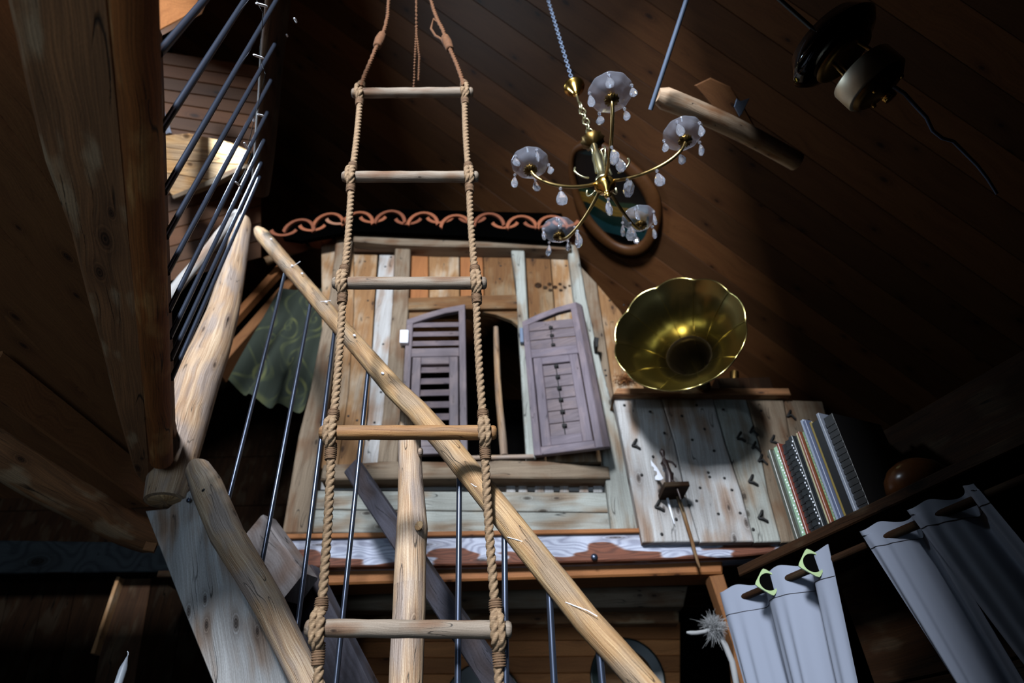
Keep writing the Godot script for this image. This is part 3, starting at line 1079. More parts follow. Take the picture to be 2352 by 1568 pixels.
	for i in 14:
		var x0 := -2.75 + i * .18
		var x1 := x0 + .177
		var z0 := -2.35
		if x0 > -1.3:
			z0 = -1.9 + (x0 + 1.165) / .413
		var z1 := -2.35 if x1 <= -1.3 else maxf(-2.35, -1.9 + (x1 + 1.165) / .413)
		if maxf(z0, z1) > -.5:
			continue
		mb = MB.new()
		slab(mb, PackedVector3Array([Vector3(x0, 2.58, z0), Vector3(x1, 2.58, z1), Vector3(x1, 2.58, -.42), Vector3(x0, 2.58, -.42)]), Vector3(0, .03, 0), .004, Vector3(0, 0, 1))
		part(fl, "floorboard", mb, M.brown)
	# loft balustrade
	t = thing("loft_balustrade", "loft railing of black steel rods under a rough dark log", "railing")
	for b in [[357, 135, 470, 0], [367, 305, 563, 0], [373, 450, 635, 0], [376, 555, 635, 95], [383, 630, 622, 185], [390, 708, 613, 260], [390, 775, 600, 335], [390, 830, 588, 400], [390, 880, 575, 455]]:
		var lo := pp(b[0], b[1], SA, BDIR)
		lo.y = 2.5
		mb = MB.new()
		var hi := pp(b[2], b[3], SA, BDIR)
		var dd := (hi - lo) / (hi.y - lo.y)
		rod(mb, lo, lo + dd * 1.16, .0068, 12)
		part(t, "baluster", mb, M.steel)
	mb = MB.new()
	var r_a := pp(585, 470, SA, BDIR) + Vector3(0, .03, 0)
	var r_b := Vector3(-.52, 3.72, -.36)
	tube(mb, seg_pts(Vector3(r_a.x, 3.68, r_a.z), r_b, 24, .02), .042, 14, .22, 3.0)
	part(t, "top_rail", mb, M.darker, "rough dark log rail")
	settle(t)
	t = thing("fairy_lights", "string of small unlit white lamps along the loft railing", "string lights")
	mb = MB.new()
	var wire := []
	for q in [[590, 2], [604, 30], [596, 128], [610, 170], [590, 250], [571, 330], [580, 350], [560, 400], [548, 418], [556, 450]]:
		wire.append(pp(q[0], q[1], SA + BDIR * .02, BDIR))
	tube(mb, wire, .0012, 5)
	part(t, "wire", mb, M.iron)
	for q in [[589, 8, 614, 15], [583, 126, 605, 134], [561, 328, 568, 343], [541, 418, 552, 427], [592, 263, 605, 266], [582, 280, 584, 272], [676, 42, 681, 51], [658, 79, 660, 84]]:
		mb = MB.new()
		var a := pp(q[0], q[1], SA + BDIR * .03, BDIR)
		var b := pp(q[2], q[3], SA + BDIR * .03, BDIR)
		lathe(mb, a, b - a, [Vector2(.001, 0), Vector2(.003, .002), Vector2(.0035, a.distance_to(b) * .8), Vector2(.002, a.distance_to(b))], 8)
		part(t, "lamp", mb, M.white)
	settle(t)
	# wire wound round the handrail
	t = thing("handrail_wire", "fine bare wire with clear drop lamps wound round the diagonal handrail", "string lights")
	for q in [[[1066, 1098], [1090, 1116], [1112, 1124]], [[1165, 1233], [1190, 1240], [1212, 1247]], [[1293, 1380], [1318, 1390], [1350, 1402], [1372, 1415]], [[655, 617], [672, 612], [690, 600]], [[728, 693], [745, 692], [760, 690]]]:
		mb = MB.new()
		var w := []
		for i in q.size():
			w.append(pp(q[i][0], q[i][1], SA - SN * (.026 + .006 * sin(PI * i / (q.size() - 1.0))), SN))
		tube(mb, w, .0009, 5)
		part(t, "wire", mb, M.white)
	for q in [[623, 549], [671, 610], [694, 628], [749, 693], [879, 857], [814, 770]]:
		mb = MB.new()
		ball(mb, pp(q[0], q[1], SA - SN * .034, SN), .0042, Vector3(1, -1, .5), 8, 1.6)
		part(t, "drop_lamp", mb, M.white)
	settle(t)

func left_side() -> void:
	# sunlit reveal of the loft skylight and the boards round it
	var sk := structure("window_2")
	var o := pd(470, 370, 3.3)
	var n := (EYE - o).normalized().lerp(Vector3(-.75, -.15, .3), .55).normalized()
	var rows := [[371, 312, 432, 306, 520, 325, 566, 346, 562, 362, 371, 338], [371, 338, 562, 362, 556, 378, 371, 365], [371, 366, 556, 379, 480, 412, 376, 396], [376, 397, 479, 413, 397, 450, 388, 440]]
	for i in rows.size():
		var mb := MB.new()
		slab(mb, poly_p(rows[i], o, n), -n * .03, .003, poly_p([380, 340], o, n)[0] - poly_p([560, 362], o, n)[0])
		part(sk, "reveal_board", mb, M.pine_pale)
	var mb2 := MB.new()
	slab(mb2, poly_p([393, 449, 480, 412, 558, 376, 562, 386, 486, 424, 398, 458], o + n * .02, n), -n * .05, .004, Vector3(1, 0, 0))
	part(sk, "reveal_edge", mb2, M.grey_brown)
	mb2 = MB.new()
	slab(mb2, poly_p([355, 215, 366, 232, 379, 268, 391, 305, 366, 312, 350, 300], o, n), -n * .01, .002)
	part(sk, "pane", mb2, M.cloth)
	# boards of the left roof slope
	var c := structure("ceiling_left")
	var o2 := pd(480, 220, 3.5)
	var n2 := Vector3(.45, -.55, .70).normalized()
	for i in 7:
		mb2 = MB.new()
		var y0 := 112.0 + i * 29.0
		slab(mb2, poly_p([330, y0, 622, y0 + 44, 618, y0 + 71, 330, y0 + 28], o2, n2), -n2 * .02, .003, Vector3(1, 0, 0))
		part(c, "board", mb2, M.roof[i % 3])
	for i in 6:
		mb2 = MB.new()
		var y0 := 450.0 + i * 40.0
		slab(mb2, poly_p([300, y0 - 20, 600, y0 - 98, 600, y0 - 59, 300, y0 + 19], pd(500, 520, 3.9), n2), -n2 * .02, .003, Vector3(1, 0, 0))
		part(c, "board", mb2, M.roof[(i + 1) % 3])
	mb2 = MB.new()
	beam(mb2, pd(320, 62, 2.6), pd(440, 2, 2.9), .05, .12, Vector3.UP, .004, 5, .002)
	solo("roof_brace", "short orange-brown roof brace at the loft's top left corner", "brace", mb2, M.orange)
	# timbers beyond the stair, left of the hut
	mb2 = MB.new()
	var arc := []
	for q in [[778, 545], [740, 553], [700, 566], [660, 580], [610, 600]]:
		arc.append(pz(q[0], q[1], -2.86))
	tube(mb2, arc, .03, 10, .12, 3.0)
	solo("eaves_pole", "curved yellowish pole running left from the hut's top corner", "pole", mb2, M.mixed_dim)
	mb2 = MB.new()
	beam(mb2, pz(530, 745, -3.0), pz(650, 612, -3.0), .05, .06, Vector3(0, 0, 1), .004, 8, .002)
	solo("rafter", "light brown rafter slanting up behind the newel post", "rafter", mb2, M.orange)
	mb2 = MB.new()
	beam(mb2, pz(500, 860, -3.15), pz(690, 640, -3.15), .07, .14, Vector3(0, 0, 1), .004, 8, .002)
	solo("rafter", "dull red-brown rafter behind the first steel rod of the stair", "rafter", mb2, M.brown)
	tapestry()
	# below the loft
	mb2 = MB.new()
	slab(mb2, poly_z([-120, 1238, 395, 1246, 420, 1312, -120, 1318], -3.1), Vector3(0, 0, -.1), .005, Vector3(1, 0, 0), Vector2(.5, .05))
	solo("header_beam", "header beam with wavy grain coloured dark for the shade under the loft at the far left", "beam", mb2, M.rim_shade)
	var wl := structure("wall_under")
	var xs := [-160, -60, 30, 110, 180, 262, 350, 430, 520, 640, 800]
	for i in xs.size() - 1:
		mb2 = MB.new()
		var bl: float = xs[i] - 90 + i * 6
		var br: float = xs[i + 1] - 90 + (i + 1) * 6
		slab(mb2, poly_z([xs[i] + 1, 1310, xs[i + 1], 1310, br, 1640, bl + 1, 1640], -3.3 if i < 5 else -3.22), Vector3(0, 0, -.04), .004)
		part(wl, "board", mb2, M.darker if i == 5 else M.near_black)
	var mb := MB.new()
	slab(mb, poly_z([268, 1320, 276, 1320, 216, 1500, 207, 1500], -3.17), Vector3(0, 0, -.05), .003)
	solo("trim_strip", "pale wooden edge strip on the dark boards above the candle", "strip", mb, M.mixed)
	candle()

func tapestry() -> void:
	var tex := paint_tex(256, 256, func(u: float, v: float) -> Color:
		var k := 0.0
		for q in [[.25, .8, .16], [.62, .62, .13], [.8, .86, .14], [.45, .38, .12], [.8, .3, .13], [.2, .5, .1], [.6, .12, .1]]:
			var d := Vector2(u - q[0], (v - q[1]) * 1.2)
			var r := d.length() / float(q[2])
			if r < 1.2:
				k = maxf(k, smoothstep(.25, .8, sin(r * 9.0 - d.angle())) * smoothstep(1.2, .9, r))
		k = maxf(k, smoothstep(.75, .95, sin(u * 24.0 + 3.0 * sin(v * 14.0))) * .7)
		k = maxf(k, smoothstep(.93, .97, v) * .8)
		return Color(.10, .14, .09).lerp(Color(.34, .34, .19), k * (.55 + .45 * sin(u * 31.0 + v * 7.0) * sin(v * 23.0 - u * 5.0))))
	M.tapestry = plain(Color(.78, .80, .74), .9)
	M.tapestry.albedo_texture = tex
	var mb := MB.new()
	var tl := pz(640, 665, -3.0); var tr := pz(775, 660, -2.95); var br := pz(700, 940, -2.92); var bl := pz(530, 880, -3.0)
	var N := 24
	var f := []
	for i in N + 1:
		var row := PackedVector3Array()
		for j in N + 1:
			var u := float(j) / N
			var v := float(i) / N
			var p := tl.lerp(tr, u).lerp(bl.lerp(br, u), v)
			p.z += .035 * sin(u * 17.0 + v * 2.0) * (.3 + v)
			p.y -= .05 * sin(u * PI) * v
			row.append(p)
		f.append(row)
	sheet(mb, f, Vector3(0, 0, -.004))
	solo("tapestry", "green and gold scroll-patterned cloth hanging in folds left of the hut", "tapestry", mb, M.tapestry)

func sheet(mb: MB, f: Array, th: Vector3, su := 1.0, sv := 1.0) -> void:
	var n: int = f.size() - 1
	var m: int = f[0].size() - 1
	for s in 2:
		var o := th * s
		for i in n:
			for j in m:
				var a: Vector3 = f[i][j] + o; var b: Vector3 = f[i][j + 1] + o; var c: Vector3 = f[i + 1][j + 1] + o; var d: Vector3 = f[i + 1][j] + o
				var ua := Vector2(su * j / m, sv * i / n); var ub := Vector2(su * (j + 1) / m, sv * i / n); var uc := Vector2(su * (j + 1) / m, sv * (i + 1) / n); var ud := Vector2(su * j / m, sv * (i + 1) / n)
				if s == 0:
					mb.tri(a, b, c, ua, ub, uc, 1); mb.tri(a, c, d, ua, uc, ud, 1)
				else:
					mb.tri(a, c, b, ua, uc, ub, 2); mb.tri(a, d, c, ua, ud, uc, 2)
	var edge := []
	for j in m: edge.append([f[0][j], f[0][j + 1]])
	for i in n: edge.append([f[i][m], f[i + 1][m]])
	for j in range(m, 0, -1): edge.append([f[n][j], f[n][j - 1]])
	for i in range(n, 0, -1): edge.append([f[i][0], f[i - 1][0]])
	for e in edge:
		var a: Vector3 = e[0]; var b: Vector3 = e[1]
		mb.tri(b, a, a + th, Vector2.ZERO, Vector2.ZERO, Vector2.ZERO, -1)
		mb.tri(b, a + th, b + th, Vector2.ZERO, Vector2.ZERO, Vector2.ZERO, -1)
	mb.close()

func candle() -> void:
	var t := thing("candle", "white wax candle with a bent wick in the dark at lower left", "candle")
	var top := pd(287, 1524, 1.75)
	var mb := MB.new()
	lathe(mb, top - Vector3(0, .24, 0), Vector3.UP, [Vector2(.011, 0), Vector2(.011, .225), Vector2(.009, .235), Vector2(.005, .248), Vector2(.0025, .258), Vector2(.001, .262)], 16)
	part(t, "wax", mb, M.wax)
	mb = MB.new()
	tube(mb, [top + Vector3(0, .018, 0), top + Vector3(.0005, .024, 0), top + Vector3(-.001, .029, 0), top + Vector3(-.005, .033, 0)], .0013, 6)
	part(t, "wick", mb, M.white)
	settle(t)
	mb = MB.new()
	var b := top - Vector3(0, .24, 0)
	lathe(mb, Vector3(b.x, 0, b.z), Vector3.UP, [Vector2(.12, 0), Vector2(.12, .015), Vector2(.02, .04), Vector2(.012, .1), Vector2(.012, b.y - .04), Vector2(.03, b.y - .012), Vector2(.03, b.y)], 16)
	solo("candle_stand", "slender dark iron floor stand under the white candle", "candle stand", mb, M.iron)

# ---------------------------------------------------------------- rope ladder
func ladder() -> void:
	var t := thing("rope_ladder", "rope ladder of twisted hemp with five round wooden rungs", "ladder")
	var L := [[735, 1442], [763, 993], [789, 650], [808, 406], [828, 214]]
	var R := [[1142, 1446], [1112, 993], [1093, 650], [1077, 406], [1067, 212]]
	var lp := []
	var rp := []
	for i in 5:
		var w := float(R[i][0] - L[i][0])
		var d := FOCAL * .36 / w
		lp.append(pd(L[i][0], L[i][1], d)); rp.append(pd(R[i][0], R[i][1], d))
	var tow := Vector3(0, -.25, .97)
	var rm := [M.rung_grey, M.rung_brown, M.rung_grey, M.rung_grey, M.rung_grey]
	for i in 5:
		var mb := MB.new()
		var dx: Vector3 = (rp[i] - lp[i]).normalized()
		var a: Vector3 = lp[i] - dx * .03
		var b: Vector3 = rp[i] + dx * .03
		var pts := [a, a + dx * .002, a + dx * .007]
		var rr := [.009, .0145, .0175]
		for k in 15:
			pts.append((a + dx * .012).lerp(b - dx * .012, k / 14.0)); rr.append(.018 - .0006 * sin(k * 1.9))
		pts.append_array([b - dx * .007, b - dx * .002, b]); rr.append_array([.0175, .0145, .009])
		tube(mb, pts, rr, 20, .05, 6.0)
		part(t, "rung", mb, rm[i], ["dark weathered lowest rung", "honey-brown rung", "grey rung", "pale grey rung", "topmost rung"][i])
	for side in 2:
		var P: Array = lp if side == 0 else rp
		var down: Vector3 = P[0] + (P[0] - P[1]) * .55
		var ctrl := [down]
		for p in P:
			ctrl.append(p)
		# main rope in runs between the rungs, bowing in front of each rung
		var pts := []
		for i in ctrl.size() - 1:
			var a: Vector3 = ctrl[i]
			var b: Vector3 = ctrl[i + 1]
			var n := int(a.distance_to(b) / .003)
			for k in n:
				var s := float(k) / n
				var p := a.lerp(b, s)
				var len := a.distance_to(b)
				var da := s * len if i > 0 else 9.0
				var db := (1.0 - s) * len
				var near := minf(da, db)
				p += tow * .020 * smoothstep(.045, .012, near) + Vector3(.004 if side == 0 else -.004, 0, 0) * smoothstep(.045, .012, near)
				p += Vector3(1, 0, 0) * (.003 * sin(s * PI) * (1.0 if side == 0 else -1.0))
				pts.append(p)
		var mb := MB.new()
		rope(mb, pts, .0102, .05, 18)
		part(t, "rope", mb, M.rope)
		# the second strand over each rung and the twine seizings above and below it
		for i in 5:
			var c: Vector3 = P[i]
			var u: Vector3 = (P[mini(i + 1, 4)] - P[maxi(i - 1, 0)]).normalized()
			var sp := []
			for k in 33:
				var s := lerpf(-.05, .05, k / 32.0)
				sp.append(c + u * s + tow * .0215 * smoothstep(.05, .014, absf(s)) + Vector3(-.009 if side == 0 else .009, 0, 0) * smoothstep(.05, .02, absf(s)))
			mb = MB.new()
			rope(mb, sp, .0082, .05, 14)
			part(t, "strand", mb, M.rope)
			mb = MB.new()
			whip(mb, c + u * .031, c + u * .058, .0108, 6)
			part(t, "seizing", mb, M.twine)
			mb = MB.new()
			whip(mb, c - u * .026, c - u * .068, .0108, 9, .08)
			part(t, "seizing", mb, M.twine)
		# hanger above the top rung
		var hp := []
		var hs := [[828, 200], [838, 172], [851, 142], [863, 112], [873, 92], [884, 66], [891, 35], [893, -10], [894, -60]] if side == 0 else [[1066, 198], [1058, 172], [1048, 145], [1036, 118], [1026, 100], [1018, 70], [1006, 48], [997, 25], [985, -15], [975, -60]]
		for i in hs.size() - 1:
			for k in 8:
				var s := (i + k / 8.0) / hs.size()
				hp.append(pd(lerpf(hs[i][0], hs[i + 1][0], k / 8.0), lerpf(hs[i][1], hs[i + 1][1], k / 8.0), 2.11 + s * .5))
		mb = MB.new()
		rope(mb, hp, .0085, .05, 14)
		part(t, "hanger", mb, M.rope_old, "old brown rope sling")
		mb = MB.new()
		whip(mb, hp[26], hp[36], .012, 5, .3)
		part(t, "knot", mb, M.rope_old)
	var mb3 := MB.new()
	tube(mb3, [pd(1016, 60, 2.42), pd(996, 44, 2.44), pd(990, 66, 2.43), pd(1000, 82, 2.41), pd(1014, 90, 2.40), pd(1022, 104, 2.38)], .005, 8)
	part(t, "loop", mb3, M.rope_old)
	settle(t)
	t = thing("dangling_cord", "pair of thin brown cord ends dangling above the ladder's top rung", "cord")
	for q in [[[956, -40], [957, 60], [953, 130], [950, 212]], [[956, -40], [956, 70], [963, 130], [961, 190]]]:
		var pts := []
		for i in 3:
			for k in 12:
				pts.append(pd(lerpf(q[i][0], q[i + 1][0], k / 12.0), lerpf(q[i][1], q[i + 1][1], k / 12.0), 2.35))
		var mb := MB.new()
		rope(mb, pts, .0055, .03, 10)
		part(t, "cord", mb, M.rope_old)
	settle(t)

# ---------------------------------------------------------------- chandelier
func chandelier() -> void:
	var t := thing("chandelier", "five-armed brass chandelier with clear glass dishes and crystal drops", "chandelier")
	var C := Vector3(.352, 3.2, -1.273)
	var mb := MB.new()
	var hub := pz(1388, 420, C.z)
	var top := pz(1361, 322, C.z)
	var ax := (top - hub).normalized()
	var L := hub.distance_to(top)
	# baluster stem
	lathe(mb, hub, ax, [Vector2(.004, -.075), Vector2(.012, -.068), Vector2(.007, -.055), Vector2(.012, -.045), Vector2(.03, -.03), Vector2(.036, -.012), Vector2(.032, 0)], 20)
	part(t, "finial", mb, M.brass)
	mb = MB.new()
	lathe(mb, hub, ax, [Vector2(.02, 0), Vector2(.028, .004), Vector2(.028, .02), Vector2(.018, .028), Vector2(.014, .05), Vector2(.017, .07), Vector2(.02, L * .55), Vector2(.014, L * .7), Vector2(.01, L * .78), Vector2(.012, L * .86), Vector2(.008, L * .9)], 14, .0)
	part(t, "stem", mb, M.brass_pale)
	for k in 3:
		mb = MB.new()
		var an := TAU * k / 3.0 + .4
		var rx := Vector3(cos(an), 0, sin(an))
		tube(mb, [hub + ax * .03 + rx * .03, hub + ax * L * .3 + rx * .027, hub + ax * L * .55 + rx * .02, hub + ax * L * .7 + rx * .018, hub + ax * L * .72 + rx * .028], .004, 7)
		part(t, "scroll_leaf", mb, M.brass_pale)
	mb = MB.new()
	lathe(mb, hub + ax * L * .86, ax, [Vector2(.006, 0), Vector2(.02, .006), Vector2(.042, .03), Vector2(.04, .034), Vector2(.012, .02), Vector2(.005, .03)], 22, .07, 11)
	part(t, "crown", mb, M.brass_dark)
	# chain and canopy cup
	var cup := pz(1321, 207, C.z)
	var far := pz(1250, -30, C.z)
	var links := []
	var path := [top, cup, far]
	var acc := 0
	for i in 2:
		var a: Vector3 = path[i]
		var b: Vector3 = path[i + 1]
		var big := i == 0
		var step := .034 if big else .02
		var n := int(a.distance_to(b) / step)
		var d := (b - a).normalized()
		var fr := frame(d, Vector3(1, 0, 0))
		for k in n:
			var c := a + d * (step * (k + .5))
			if big and k > n - 3:
				continue
			var x: Vector3 = fr[k % 2]
			var ring := []
			var wl := step * .36
			var hl := step * .66
			var rings := []
			for j in 12:
				var an := TAU * j / 12
				ring.append(c + d * sin(an) * hl + x * cos(an) * wl)
			var z: Vector3 = d.cross(x)
			for j in 12:
				var tg: Vector3 = (ring[(j + 1) % 12] - ring[(j + 11) % 12]).normalized()
				var nn := tg.cross(z)
				var rg := PackedVector3Array()
				for q in 6:
					var an := TAU * q / 6
					rg.append(ring[j] + (nn * cos(an) + z * sin(an)) * step * .095)
				rings.append(rg)
			mb = MB.new()
			mb.loft(rings, Vector2.ZERO, 1, false, true)
			part(t, "chain_link", mb, M.steel_blue if not big else M.brass_pale)
	mb = MB.new()
	var cax := (far - cup).normalized()
	rod(mb, cup - cax * .09, cup - cax * .02, .0045, 8)
	part(t, "hook_rod", mb, M.brass_pale)
	mb = MB.new()
	lathe(mb, cup, cax, [Vector2(.004, -.034), Vector2(.012, -.03), Vector2(.014, -.022), Vector2(.028, 0), Vector2(.032, .012), Vector2(.04, .018), Vector2(.042, .024), Vector2(.02, .028), Vector2(.006, .034)], 22)
	part(t, "canopy_cup", mb, M.brass)
	# arms
	var spots := [[1404, 224, .068], [1572, 318, .064], [1218, 385, .063], [1284, 538, .062], [1470, 512, .062]]
	var mids := [[1420, 330], [1500, 418], [1290, 437], [1330, 510], [1425, 470]]
	var k := 0
	for s in spots:
		var dc := ph(s[0], s[1], 3.2)
		var out := Vector3(dc.x - hub.x, 0, dc.z - hub.z)
		var R := out.length()
		out /= R
		var hb := hub + out * .028 + Vector3(0, -.005, 0)
		var pts := []
		var cp := [hb, hub + out * R * .25 + Vector3(0, -.035, 0), hub + out * R * .55 + Vector3(0, -.062, 0), Vector3(hub.x + out.x * R * .85, 3.2 - .085, hub.z + out.z * R * .85), Vector3(dc.x - out.x * .004, 3.2 - .05, dc.z - out.z * .004), dc - Vector3(0, .006, 0)]
		for i in 25:
			pts.append(bez(cp, i / 24.0))
		mb = MB.new()
		tube(mb, pts, .0058, 10)
		var arm := part(t, "arm", mb, M.brass_dull)
		# scroll above the root of the arm
		mb = MB.new()
		var sc := []
		for i in 15:
			var an := i / 14.0 * 4.2
			sc.append(hub + out * (.075 + .022 * cos(an + 2.6)) + Vector3(0, .012 + i * .0034 + .014 * sin(an + 2.6), 0))
		tube(mb, sc, .0038, 7)
		part(t, "scroll", mb, M.brass_pale)
		# dish: a shallow wavy glass saucer on a fluted brass cup
		var dish_r: float = s[2]
		mb = MB.new()
		lathe(mb, dc, Vector3.UP, [Vector2(.003, -.022), Vector2(.02, -.018), Vector2(.021, -.008), Vector2(.008, .0), Vector2(.004, .002)], 26, .12, 13)
		var cupm := part(t, "candle_cup", mb, M.brass_dark)
		mb = MB.new()
		var prof := [Vector2(.014, -.004), Vector2(dish_r * .45, -.003), Vector2(dish_r * .8, .008), Vector2(dish_r * .97, .024), Vector2(dish_r, .027), Vector2(dish_r * .97, .029), Vector2(dish_r * .78, .012), Vector2(dish_r * .45, .002), Vector2(.014, .001)]
		lathe(mb, dc, Vector3.UP, prof, 60, .018, 10)
		var dish := part(t, "glass_dish", mb, M.dish)
		for i in 5:
			var an := TAU * (i + .3 * k) / 5.0 + .5
			var p := dc + Vector3(cos(an), 0, sin(an)) * dish_r * .97 + Vector3(0, .02, 0)
			crystal(dish, p, .042 + .009 * ((i + k) % 3), .0125 + .002 * (i % 2))
		# a larger drop under the middle of each arm
		var mp: Vector3 = pts[11]
		crystal(arm, mp - Vector3(0, .006, 0), .072 if k % 2 == 0 else .064, .020 if k != 1 else .018)
		k += 1
	crystal(t, hub - ax * .078, .074, .018)
	crystal(t, hub + Vector3(.062, -.045, .05), .066, .03)
	crystal(t, hub + Vector3(.04, .07, .06), .08, .018)
	settle(t)

func bez(cp: Array, t: float) -> Vector3:
	var p := cp.duplicate()
	while p.size() > 1:
		for i in p.size() - 1:
			p[i] = p[i].lerp(p[i + 1], t)
		p.pop_back()
	return p[0]

func crystal(parent: Node3D, at: Vector3, len: float, r: float) -> void:
	# a facetted bead on a wire loop with a flat cut drop under it
	var mb := MB.new()
	var yaw := rng.randf() * TAU
	var hint := Vector3(cos(yaw), 0, sin(yaw))
	var tilt := Vector3(rng.randf_range(-.12, .12), -1, rng.randf_range(-.12, .12)).normalized()
	lathe(mb, at, tilt, [Vector2(.0005, .002), Vector2(.0055, .006), Vector2(.0055, .011), Vector2(.0005, .016)], 6, 0.0, 1, -1, hint)
	var o := at + tilt * .019
	var prof := [Vector2(.001, 0), Vector2(r * .4, len * .12), Vector2(r * .85, len * .45), Vector2(r, len * .66), Vector2(r * .78, len * .86), Vector2(.002, len)]
	var fr := frame(tilt, hint)
	var rings := []
	for q in prof:
		var ring := PackedVector3Array()
		for j in 8:
			var a := TAU * (j + .5) / 8
			ring.append(o + tilt * q.y + (fr[0] * cos(a) + fr[1] * sin(a) * .62) * q.x)
		rings.append(ring)
	mb.loft(rings, Vector2.ZERO, -1)
	var c := part(parent, "crystal_drop", mb, M.glass)

# ---------------------------------------------------------------- right side: panel, gramophone, shelf, curtains, lamp
var PZ := ZF + .12

func panel() -> void:
	var t := thing("plank_panel", "wide panel of weathered knotty planks below the brass horn", "panel")
	var tops := [1408, 1517, 1637, 1714, 1800, 1890]
	var bots := [1475, 1608, 1733, 1795, 1862, 1960]
	for i in 5:
		var mb := MB.new()
		var x0: float = tops[i] + 1; var x1: float = tops[i + 1] - 1
		var b0: float = bots[i] + 1; var b1: float = bots[i + 1] - 1
		var y0 := 906.0 + i * 3
		var wob := 3.0 if i % 2 == 0 else -3.0
		slab(mb, poly_z([x0, y0, x1, y0 + 3, lerpf(x1, b1, .33) + wob, 1018, lerpf(x1, b1, .66) - wob, 1130, b1, 1243, b0, 1245, lerpf(b0, x0, .33) - (0 if i == 0 else -wob), 1132, lerpf(b0, x0, .66) + (0 if i == 0 else -wob), 1019], PZ + .004 * (i % 2)), Vector3(0, 0, -.06), .004, Vector3(.04, 1, 0))
		part(t, "plank", mb, [M.grey, M.grey, M.grey_cool, M.grey_brown, M.grey_brown][i])
	for p in [[1434, 930], [1493, 945], [1526, 994], [1566, 955], [1590, 1010], [1618, 985], [1640, 1035], [1664, 1098], [1500, 1048], [1608, 1120], [1630, 1095], [1681, 1125], [1700, 1178], [1583, 1161], [1600, 1150], [1520, 1226], [1553, 1192], [1661, 940], [1748, 943], [1474, 1090], [1544, 1087], [1627, 1085], [1650, 1250 - 70], [1730, 1215], [1600, 930]]:
		var mb := MB.new()
		ball(mb, pz(p[0], p[1], PZ + .004), .0075, Vector3(0, 0, 1), 8, .45)
		part(t, "nail", mb, M.iron)
	# forked iron staples standing out of the planks
	for p in [[1452, 1024, 1], [1693, 1007, 1], [1722, 994, -1], [1770, 1015, 1], [1727, 1030, -1], [1808, 957, -1], [1720, 1107, 1], [1742, 1190, 1], [1505, 1165, 1], [1742, 1060, -1], [1850, 980, 1], [1764, 1050, 1]]:
		var mb := MB.new()
		var o := pz(p[0], p[1], PZ + .002)
		var s := float(p[2])
		tube(mb, [o, o + Vector3(.014, .018, .012), o + Vector3(.026, .034, .004)], .006, 6)
		tube(mb, [o, o + Vector3(.018, -.006 * s, .01), o + Vector3(.036, -.018, .004)], .006, 6)
		part(t, "staple", mb, M.iron)
	settle(t)

